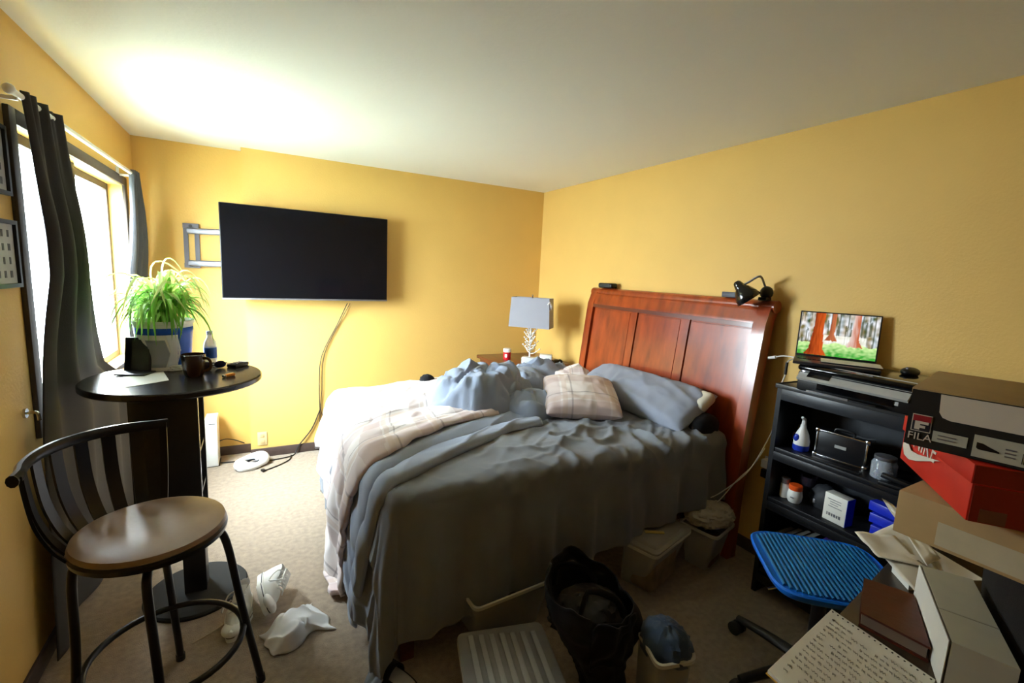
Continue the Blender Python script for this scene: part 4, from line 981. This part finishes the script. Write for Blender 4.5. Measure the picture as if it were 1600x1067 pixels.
# black tote bag
t = thing('tote_bag', 'black fabric tote bag slumped open in front of bed', 'bag', (1.115, 1.285, 0))
def f(i, j):
    a = 2*pi*j; k = i
    r_ = .085+.105*smooth01(k*1.1)+.022*sin(3*a+1+k*3)*k+.03*k*ns(cos(a)*1.8, sin(a)*1.8, k*2)+.012*crease(cos(a)*3+k, sin(a)*3, k*4, 4)
    z = .40*k+.065*k*sin(a-.5)+.03*k*k*ns(cos(a)*2.5, sin(a)*2.5, 5)
    r_ *= 1-.12*smooth01((k-.85)/.15)
    return V(r_*cos(a)*.98+.05*(1-k)-.02*k, r_*sin(a)*.84-.05*(1-k), .003+z)
b = B().grid(40, 72, f, closed=True); obj('bag_wall', b, BLACKF, t, solid=.006, smooth=80)
obj('bag_bottom', B().lathe([(.001, .004), (.08, .006)], 24, c=(.05, -.05, 0), caps=False), BLACKF, t)
obj('bag_lining', crumple(.13, .3, 1.05, .85, .5, 4, 44, 26, 9), mat('bag_inside', '#1B1A1C', .8, noise_amt=.3), t, loc=(-.01, 0, .285))
obj('front_fold', B().grid(30, 20, lambda i, j: V(-.11+.2*i, -.150-.03*sin(pi*i)*(1-.4*j)+.02*ns(i*4, j*3), .36-.17*j+.05*ns(i*2, j*2, 3))), BLACKF, t, solid=.006, smooth=80)
for s in (-1, 1): obj('handle', B().tube([(-.10, s*.09+.02, .36), (-.08, s*.09+.02, .44), (.0, s*.05+.01, .42+.02*s), (.07, s*.07, .36), (.09, s*.10, .30)], .011, sx=.4, sy=1.2), BLACKF, t)
# black sandal and white scrap by the bed corner
p = at(622, 1060, Z=0)
t = thing('black_slipper', 'black slipper lying below hanging bedspread corner', 'slipper', (p.x-.01, p.y-.005, 0), .5)
obj('sole', B().prism([(.036*abs(sin(a))**.6*(1 if sin(a) > 0 else -1), -.11*cos(a)) for a in [2*pi*k/28 for k in range(28)]], 0, .022), BLACKP, t)
obj('strap', B().grid(10, 16, lambda i, j: V(.046*cos(pi*j), .0+.09*i, .01+.058*sin(pi*j)*(1-.25*i))), BLACKF, t, solid=.006)
obj('lining', B().prism([(.030*abs(sin(a))**.6*(1 if sin(a) > 0 else -1), -.10*cos(a)) for a in [2*pi*k/28 for k in range(28)]], .0222, .0235), mat('insole_grey', '#A9ABB0', .7, noise_amt=.1), t)

# ------------------------------------------------------------------ blue desk chair
CX, CY, CZ = 1.905, .85, .53
t = thing('desk_chair', 'blue ribbed desk chair with black caster base', 'chair', (CX, CY, 0), -R_(41))
BLUE = mat('chair_blue', '#1A78CC', .38, noise_amt=.06)
def sup(n, a, c, e=.38): return [(a*abs(cos(q))**e*(1 if cos(q) > 0 else -1), c*abs(sin(q))**e*(1 if sin(q) > 0 else -1)) for q in [2*pi*k/n for k in range(n)]]
b = B(); prev = None
for z, k in ((CZ-.035, .93), (CZ-.02, .985), (CZ-.006, 1.0), (CZ, .975), (CZ-.004, .93)):
    rg = [b.bm.verts.new((x*k, y*k, z)) for x, y in sup(56, .235, .225)]
    if prev: b.bridge(prev, rg)
    else: b.bm.faces.new(rg[::-1])
    prev = rg
b.bm.faces.new(prev); obj('seat', b, mat('chair_blue_rim', '#1670DE', .3, noise_amt=.05), t)
b = B()
for k in range(23):
    x = -.198+k*.018; hy = .205*(1-abs(x/.23)**5)**.3 if abs(x) < .22 else .1
    b.cyl((x, -hy, CZ-.002), (x, hy, CZ-.002), .0068, n=8)
obj('seat_ribs', b, mat('chair_rib_blue', '#1C6FA8', .4, noise_amt=.08), t)
obj('mechanism', B().box((0, 0, CZ-.065), (.18, .14, .05), bev=.01), BLACKP, t); obj('gas_column', B().cyl((0, 0, .09), (0, 0, CZ-.06), .025), BLACKM, t)
obj('lever', B().tube([(-.06, -.02, CZ-.07), (-.16, -.06, CZ-.075), (-.22, -.08, CZ-.085)], .006), CHROME, t)
la = atan2(1.205-CY, 1.90-CX)+R_(41)
for k in range(5):
    a = la+k*2*pi/5; d = V(cos(a), sin(a), 0)
    leg = obj('leg', B().tube([V(0, 0, .10), d*.15+V(0, 0, .095), d*.315+V(0, 0, .075)], [.03, .024, .018], n=10, sy=.8), BLACKP, t)
    s = V(-d.y, d.x, 0); q = d*.315+V(0, 0, .03)
    obj('caster', B().cyl(q+s*.008, q+s*.026, .029, n=18).cyl(q-s*.026, q-s*.008, .029, n=18).cyl(q-s*.026+V(0, 0, .0), q+s*.026, .01), BLACKP, leg)

# ------------------------------------------------------------------ desk on the right
DZ = .76; DX0, DX1, DY0, DY1 = 1.0, 2.16, -.62, .575
t = thing('desk', 'brown wooden desk heaped with boxes and papers', 'desk', (1.174, -.692, 0), .146)
DESKW = wood('desk_wood', '#3E301E', '#2E2214', .4, (1, 6, 6), coat=.2)
w_, d_ = DX1-DX0, DY1-DY0
obj('desk_top', B().bb((0, 0, DZ-.03), (w_, d_, DZ), bev=.004), DESKW, t); obj('apron', B().bb((.04, d_-.06, DZ-.11), (w_-.04, d_-.04, DZ-.03)), DESKW, t)
for x in (.05, w_-.05):
    for y in (.05, d_-.05): obj('leg', B().bb((x-.025, y-.025, 0), (x+.025, y+.025, DZ-.03), bev=.003), DESKW, t)
# spiral notebook
NB = [at(1200, 1045, Z=DZ+.012), at(1300, 950, Z=DZ+.012), at(1462, 1060, Z=DZ+.012)]
o_ = NB[1]; xn = (NB[2]-NB[1]); yn = (NB[0]-NB[1]); wn_ = xn.length; hn = max(yn.length, .30)
xn.normalize(); yn = V(yn.x, yn.y, 0).normalized(); yn = (yn-xn*yn.dot(xn)*.0).normalized()
t = thing('notebook', 'open notebook with handwritten page overhanging the desk', 'notebook', (o_.x, o_.y, DZ))
def nbp(u, v, z): q = xn*(u*wn_)+yn*(v*hn); return V(q.x, q.y, z)
def nbs(u0, u1, v0, v1, z0, z1): return B().extr([nbp(u0, v0, z0), nbp(u1, v0, z0), nbp(u1, v1, z0), nbp(u0, v1, z0)], (0, 0, z1-z0))
obj('back_cover', nbs(-.01, 1.01, .0, 1.01, .0, .0015), mat('yellow_card', '#C99A3A', .6, noise_amt=.05), t)
obj('pages', nbs(0, 1, 0, 1, .0017, .009), PAPER, t); obj('top_page', nbs(.005, .995, .005, .995, .0092, .0098), mat('page_white', '#D6D4CA', .8, noise_amt=.03, noise_scale=5), t)
INK = mat('pencil_grey', '#9E9D94', .8, noise_amt=.2)
b = B()
for k in range(15):
    v = .12+k*.055; u = .08
    while u < .92:
        l_ = random.uniform(.02, .07); h_ = random.uniform(.008, .016)
        if random.random() < .8:
            P = [nbp(u+l_*q/5, v+h_*(1 if q % 2 else -1)*random.uniform(.3, 1), .0104) for q in range(6)]; b.tube(P, .0006, n=4, smooth=2)
        u += l_+random.uniform(.012, .03)
obj('handwriting', b, INK, t)
for k in range(18): obj('punch_hole', B().cyl(nbp(.03+k*.0555, .028, .0095), nbp(.03+k*.0555, .028, .0106), .0022, n=8), BLACKP, t)
obj('punch_hole', B().cyl(nbp(.09, .115, .0095), nbp(.09, .115, .0106), .0035, n=10), BLACKP, t)
# red-brown book
BK = [at(*q, Z=.80) for q in ((1350, 902), (1428, 928), (1455, 1012), (1345, 955))]
t = thing('leather_book', 'thick reddish brown leather book on desk beside notebook', 'book', (BK[0].x, BK[0].y, DZ))
loc = [V(q.x-BK[0].x, q.y-BK[0].y, 0) for q in BK]; cc = sum(loc, V(0, 0, 0))/4
def rel(s, z): return [V((q.x-cc.x)*s+cc.x, (q.y-cc.y)*s+cc.y, z) for q in loc]
LEA = mat('brown_leather', '#4E1C0C', .4, noise_amt=.2, noise_scale=18, bump=.1)
obj('cover', B().extr(rel(1, .034), (0, 0, .005)).extr(rel(1, .0005), (0, 0, .005)), LEA, t); obj('pages', B().extr(rel(.94, .0057), (0, 0, .028)), mat('page_brown', '#6E5C4C', .8, noise_amt=.1), t)
# loose papers
for k, (q4, dz, lab) in enumerate(((((1335, 832), (1398, 838), (1452, 890), (1372, 872)), 0, 'top loose paper sheet overhanging the far desk edge'),
                              (((1352, 838), (1410, 812), (1470, 895), (1432, 928)), -.004, 'creased paper sheet under the top loose sheet'),
                              (((1378, 778), (1398, 790), (1470, 872), (1448, 884)), .010, 'narrow white paper strip beside the cardboard box'))):
    Zp = .805+dz
    P = [at(x, y, Z=Zp) for x, y in q4]; cq = sum(P, V(0, 0, 0))/4
    def f(i, j): q = P[0]*(1-i)*(1-j)+P[1]*i*(1-j)+P[2]*i*j+P[3]*(1-i)*j; return V(q.x, q.y, Zp+.006*ns(i*2.5, j*2.5, k)+.012*(abs(j-.5)**2)*(k == 0))-cq
    tag(obj('loose_paper', B().grid(10, 10, f), mat('cream_paper', '#D9D4C8', .8, noise_amt=.05, noise_scale=7), loc=cq, solid=.0008), lab, 'paper')
BLOK = [at(*q, Z=.795) for q in ((1385, 872), (1440, 880), (1440, 915), (1400, 905))]
tag(obj('paper_stack', B().prism([(q.x, q.y) for q in (V(1.60, .50, 0), V(1.80, .40, 0), V(1.86, .54, 0), V(1.66, .565, 0))], DZ, .796), PAPER, smooth=None), 'stack of papers under the loose sheets on desk', 'paper')
# white open carton
A_, B_, C_, D_ = V(1.542, .464, 0), V(1.593, .377, 0), V(1.291, .216, 0), V(1.259, .309, 0)
t = thing('white_box', 'tall white carton lying on desk beside the black bag', 'carton', (1.42, .34, DZ))
s_ = V(1.42, .34, 0); top_ = .116
cn = [A_-s_, B_-s_, C_-s_, D_-s_]
obj('carton', B().extr([V(q.x, q.y, 0) for q in cn], (0, 0, top_)), mat('matte_white_card', '#BDBAA8', .7, noise_amt=.04), t, smooth=None)
obj('lit_side', B().extr([V(cn[0].x, cn[0].y, top_+.0)+V(-.002, .003, 0), V(cn[3].x, cn[3].y, top_)+V(-.002, .003, 0), V(cn[3].x, cn[3].y, .0)+V(-.002, .003, .001), V(cn[0].x, cn[0].y, .0)+V(-.002, .003, .001)], (-.001, .0015, 0)), mat('lit_side_card', '#DAD9D2', .7, noise_amt=.03), t, smooth=None)  # side facing the window: its light is put into a brighter card colour
obj('lid_crease', B().extr([V(*(cn[3]*.62+cn[0]*.38).xy, top_), V(*(cn[2]*.62+cn[1]*.38).xy, top_), V(*(cn[2]*.61+cn[1]*.39).xy, top_), V(*(cn[3]*.61+cn[0]*.39).xy, top_)], (0, 0, .0012)), mat('crease', '#A6A392', .7, noise_amt=.03), t, smooth=None)
# black bag on the desk
t = thing('duffel_bag', 'black duffel bag on desk under the shoeboxes', 'bag', (1.535, .155, DZ), .49)
def f(i, j):
    a = 2*pi*j; u = 2*i-1; k = (1-abs(u)**5)**.35; e = .5
    y = .145*k*abs(cos(a))**e*(1 if cos(a) > 0 else -1); z = .142+.142*k*abs(sin(a))**e*(1 if sin(a) > 0 else -1)
    w = .012*crump((u*.36, y, z), 2.5)
    return V(u*.31, y*(1+w*2), max(.002, z+w*(1 if z > .05 else 0)*.6))
obj('bag_body', B().grid(44, 48, f, closed=True), BLACKF, t, smooth=80)
obj('strap', B().tube([(-.2, -.15, .06), (-.18, -.165, .2), (0, -.15, .262), (.18, -.165, .2), (.2, -.15, .06)], .014, sx=.35, sy=1.3), BLACKF, t); obj('zip', B().box((0, .0, .284), (.4, .012, .003)), BLACKP, t)
# cardboard box, red shoebox, black shoebox
CARD = mat('cardboard', '#B39668', .75, noise_amt=.08, noise_scale=12); CARDT = mat('tape_white', '#C2B89C', .5, noise_amt=.08)
t = thing('cardboard_box', 'flat brown cardboard box under the red shoebox', 'box', (1.272, .445, 1.052), .02)
obj('carton', B().bb((0, -.44, 0), (.46, 0, .1), bev=.002), CARD, t); obj('shipping_label', B().bb((-.0012, -.30, .008), (-.0002, -.075, .06)), CARDT, t)
obj('tape', B().bb((.19, -.4402, .1002), (.25, .0002, .1012)), CARDT, t)
SRED = mat('shoebox_red', '#D3301F', .45, noise_amt=.05); SRED_SHADE = mat('shoebox_red_shade', '#8E1F1A', .45, noise_amt=.06); INKW = mat('print_white', '#D8D2C8', .6, noise_amt=.02)
t = thing('red_shoebox', 'red shoebox with white swoosh between cardboard box and black shoebox', 'shoebox', (1.21, .316, 1.157), atan2(.227, .295))
LN, WN, HN = .372, .26, .118          # local x along long side, -y to the right
obj('box_body', B().bb((.004, -WN+.004, 0), (LN-.004, -.004, HN-.02), bev=.002), SRED, t)
obj('lid', B().bb((0, -WN, HN-.04), (LN, 0, HN), bev=.002), SRED, t)
obj('shaded_end', B().bb((-.0012, -WN+.006, .002), (.0, -.006, HN-.042)), SRED_SHADE, t); obj('shaded_lid_end', B().bb((-.0015, -WN+.002, HN-.038), (-.0004, -.002, HN-.002)), SRED_SHADE, t)  # shade on the box end, put into a darker copy of the red
# swoosh and lettering on the long left side (faces +y); reading direction is -x
SWO = [(0, .55), (-.05, .40), (-.06, .22), (.02, .08), (.18, .06), (.40, .14), (1.0, .46), (.42, .28), (.22, .25), (.12, .32), (.06, .44)]
Mf = basis((LN*.62, .0012, .010), (-1, 0, 0), (0, 0, 1))
b = B(); b.prism([(x*.20, y*.135) for x, y in SWO], 0, .0008); o = obj('swoosh', b, INKW, t, smooth=None); o.matrix_local = basis((LN*.90, .0004, .012), (-1, 0, 0), (0, 0, 1))
text('NIKE', .068, INKW, t, basis((LN*.60, .0006, .080), (-1, 0, 0), (0, 0, 1)), shear=.25, sx=.85)
b = B(); b.prism([(x*.06, y*.06) for x, y in SWO], 0, .0006); o = obj('swoosh', b, mat('pale_red', '#B0655C', .5, noise_amt=.05), t, smooth=None); o.matrix_local = basis((-.0018, -.10, .045), (0, -1, 0), (0, 0, 1))
obj('size_label', B().bb((-.0022, -.06, .004), (-.0013, -.02, .03)), mat('grey_red', '#7A5048', .5, noise_amt=.1), t)
BOXK = mat('shoebox_black', '#1D1F1E', .5, noise_amt=.08)
t = thing('black_shoebox', 'black shoebox with white band on top of the red shoebox', 'shoebox', (1.205, .430, 1.277), -atan2(1.243-1.207, .423-.258)*-1)
WF, LF, HF = .22, .34, .125
obj('box_body', B().bb((0.004, -WF+.004, 0), (LF-.004, -.004, HF-.01), bev=.002), BOXK, t); obj('lid', B().bb((0, -WF, HF-.012), (LF, 0, HF), bev=.002), mat('lid_tan', '#A88C5E', .7, noise_amt=.06), t)
obj('lid_front', B().bb((-.001, -WF+.001, .003), (.003, -.001, HF-.004)), BOXK, t)
b = B(); q = [(-.048, .062), (-.0445, .085), (-.044, .116)]
b.extr([(-.0022, y, z) for y, z in ((-.046, .119), (-WF+.003, .119), (-WF+.003, .068), (-.066, .068), (-.054, .072), (-.048, .082))], (.001, 0, 0)); obj('white_band', b, INKW, t, smooth=None)
def decal(name, y0, y1, z0, z1, material, lift=.0022): return obj(name, B().bb((-lift, y0, z0), (-lift+.001, y1, z1)), material, t, smooth=None)
decal('logo_frame', -.040, -.0085, .034, .070, INKW); decal('logo_field', -.0385, -.010, .0355, .0685, mat('logo_navy', '#20222E', .5, noise_amt=.02), .0026)
decal('logo_red', -.0385, -.010, .056, .0685, mat('logo_red', '#A01E28', .5, noise_amt=.02), .003)
b = B(); b.extr([(-.0036, y, z) for y, z in ((-.014, .038), (-.014, .056), (-.0355, .056), (-.0355, .0505), (-.0225, .0505), (-.0225, .0475), (-.031, .0475), (-.031, .042), (-.0225, .042), (-.0225, .038))], (.0005, 0, 0)); obj('logo_letter', b, INKW, t, smooth=None)
text('FILA', .021, INKW, t, basis((-.0026, -.0245, .0225), (0, -1, 0), (0, 0, 1)))
decal('size_sticker', -.096, -.044, .020, .042, mat('sticker', '#B9BBAE', .6, noise_amt=.06)); decal('shoe_sticker', -.20, -.104, .008, .052, mat('sticker', '#B9BBAE', .6))
b = B(); b.extr([(-.003, y, z) for y, z in ((-.109, .027), (-.109, .038), (-.118, .037), (-.128, .032), (-.141, .027), (-.141, .024), (-.112, .024))], (.0005, 0, 0)); obj('shoe_print', b, BLACKP, t, smooth=None)
for k in range(9): decal('bar_print', -.172-.0025*k, -.171-.0025*k, .014, .034, BLACKP, .003)
for k in range(3): decal('text_print', -.163, -.148, .020+k*.007, .0225+k*.007, GREYM, .003)
for k in range(2): decal('text_print', -.080, -.052, .026+k*.007, .0282+k*.007, GREYM, .003)
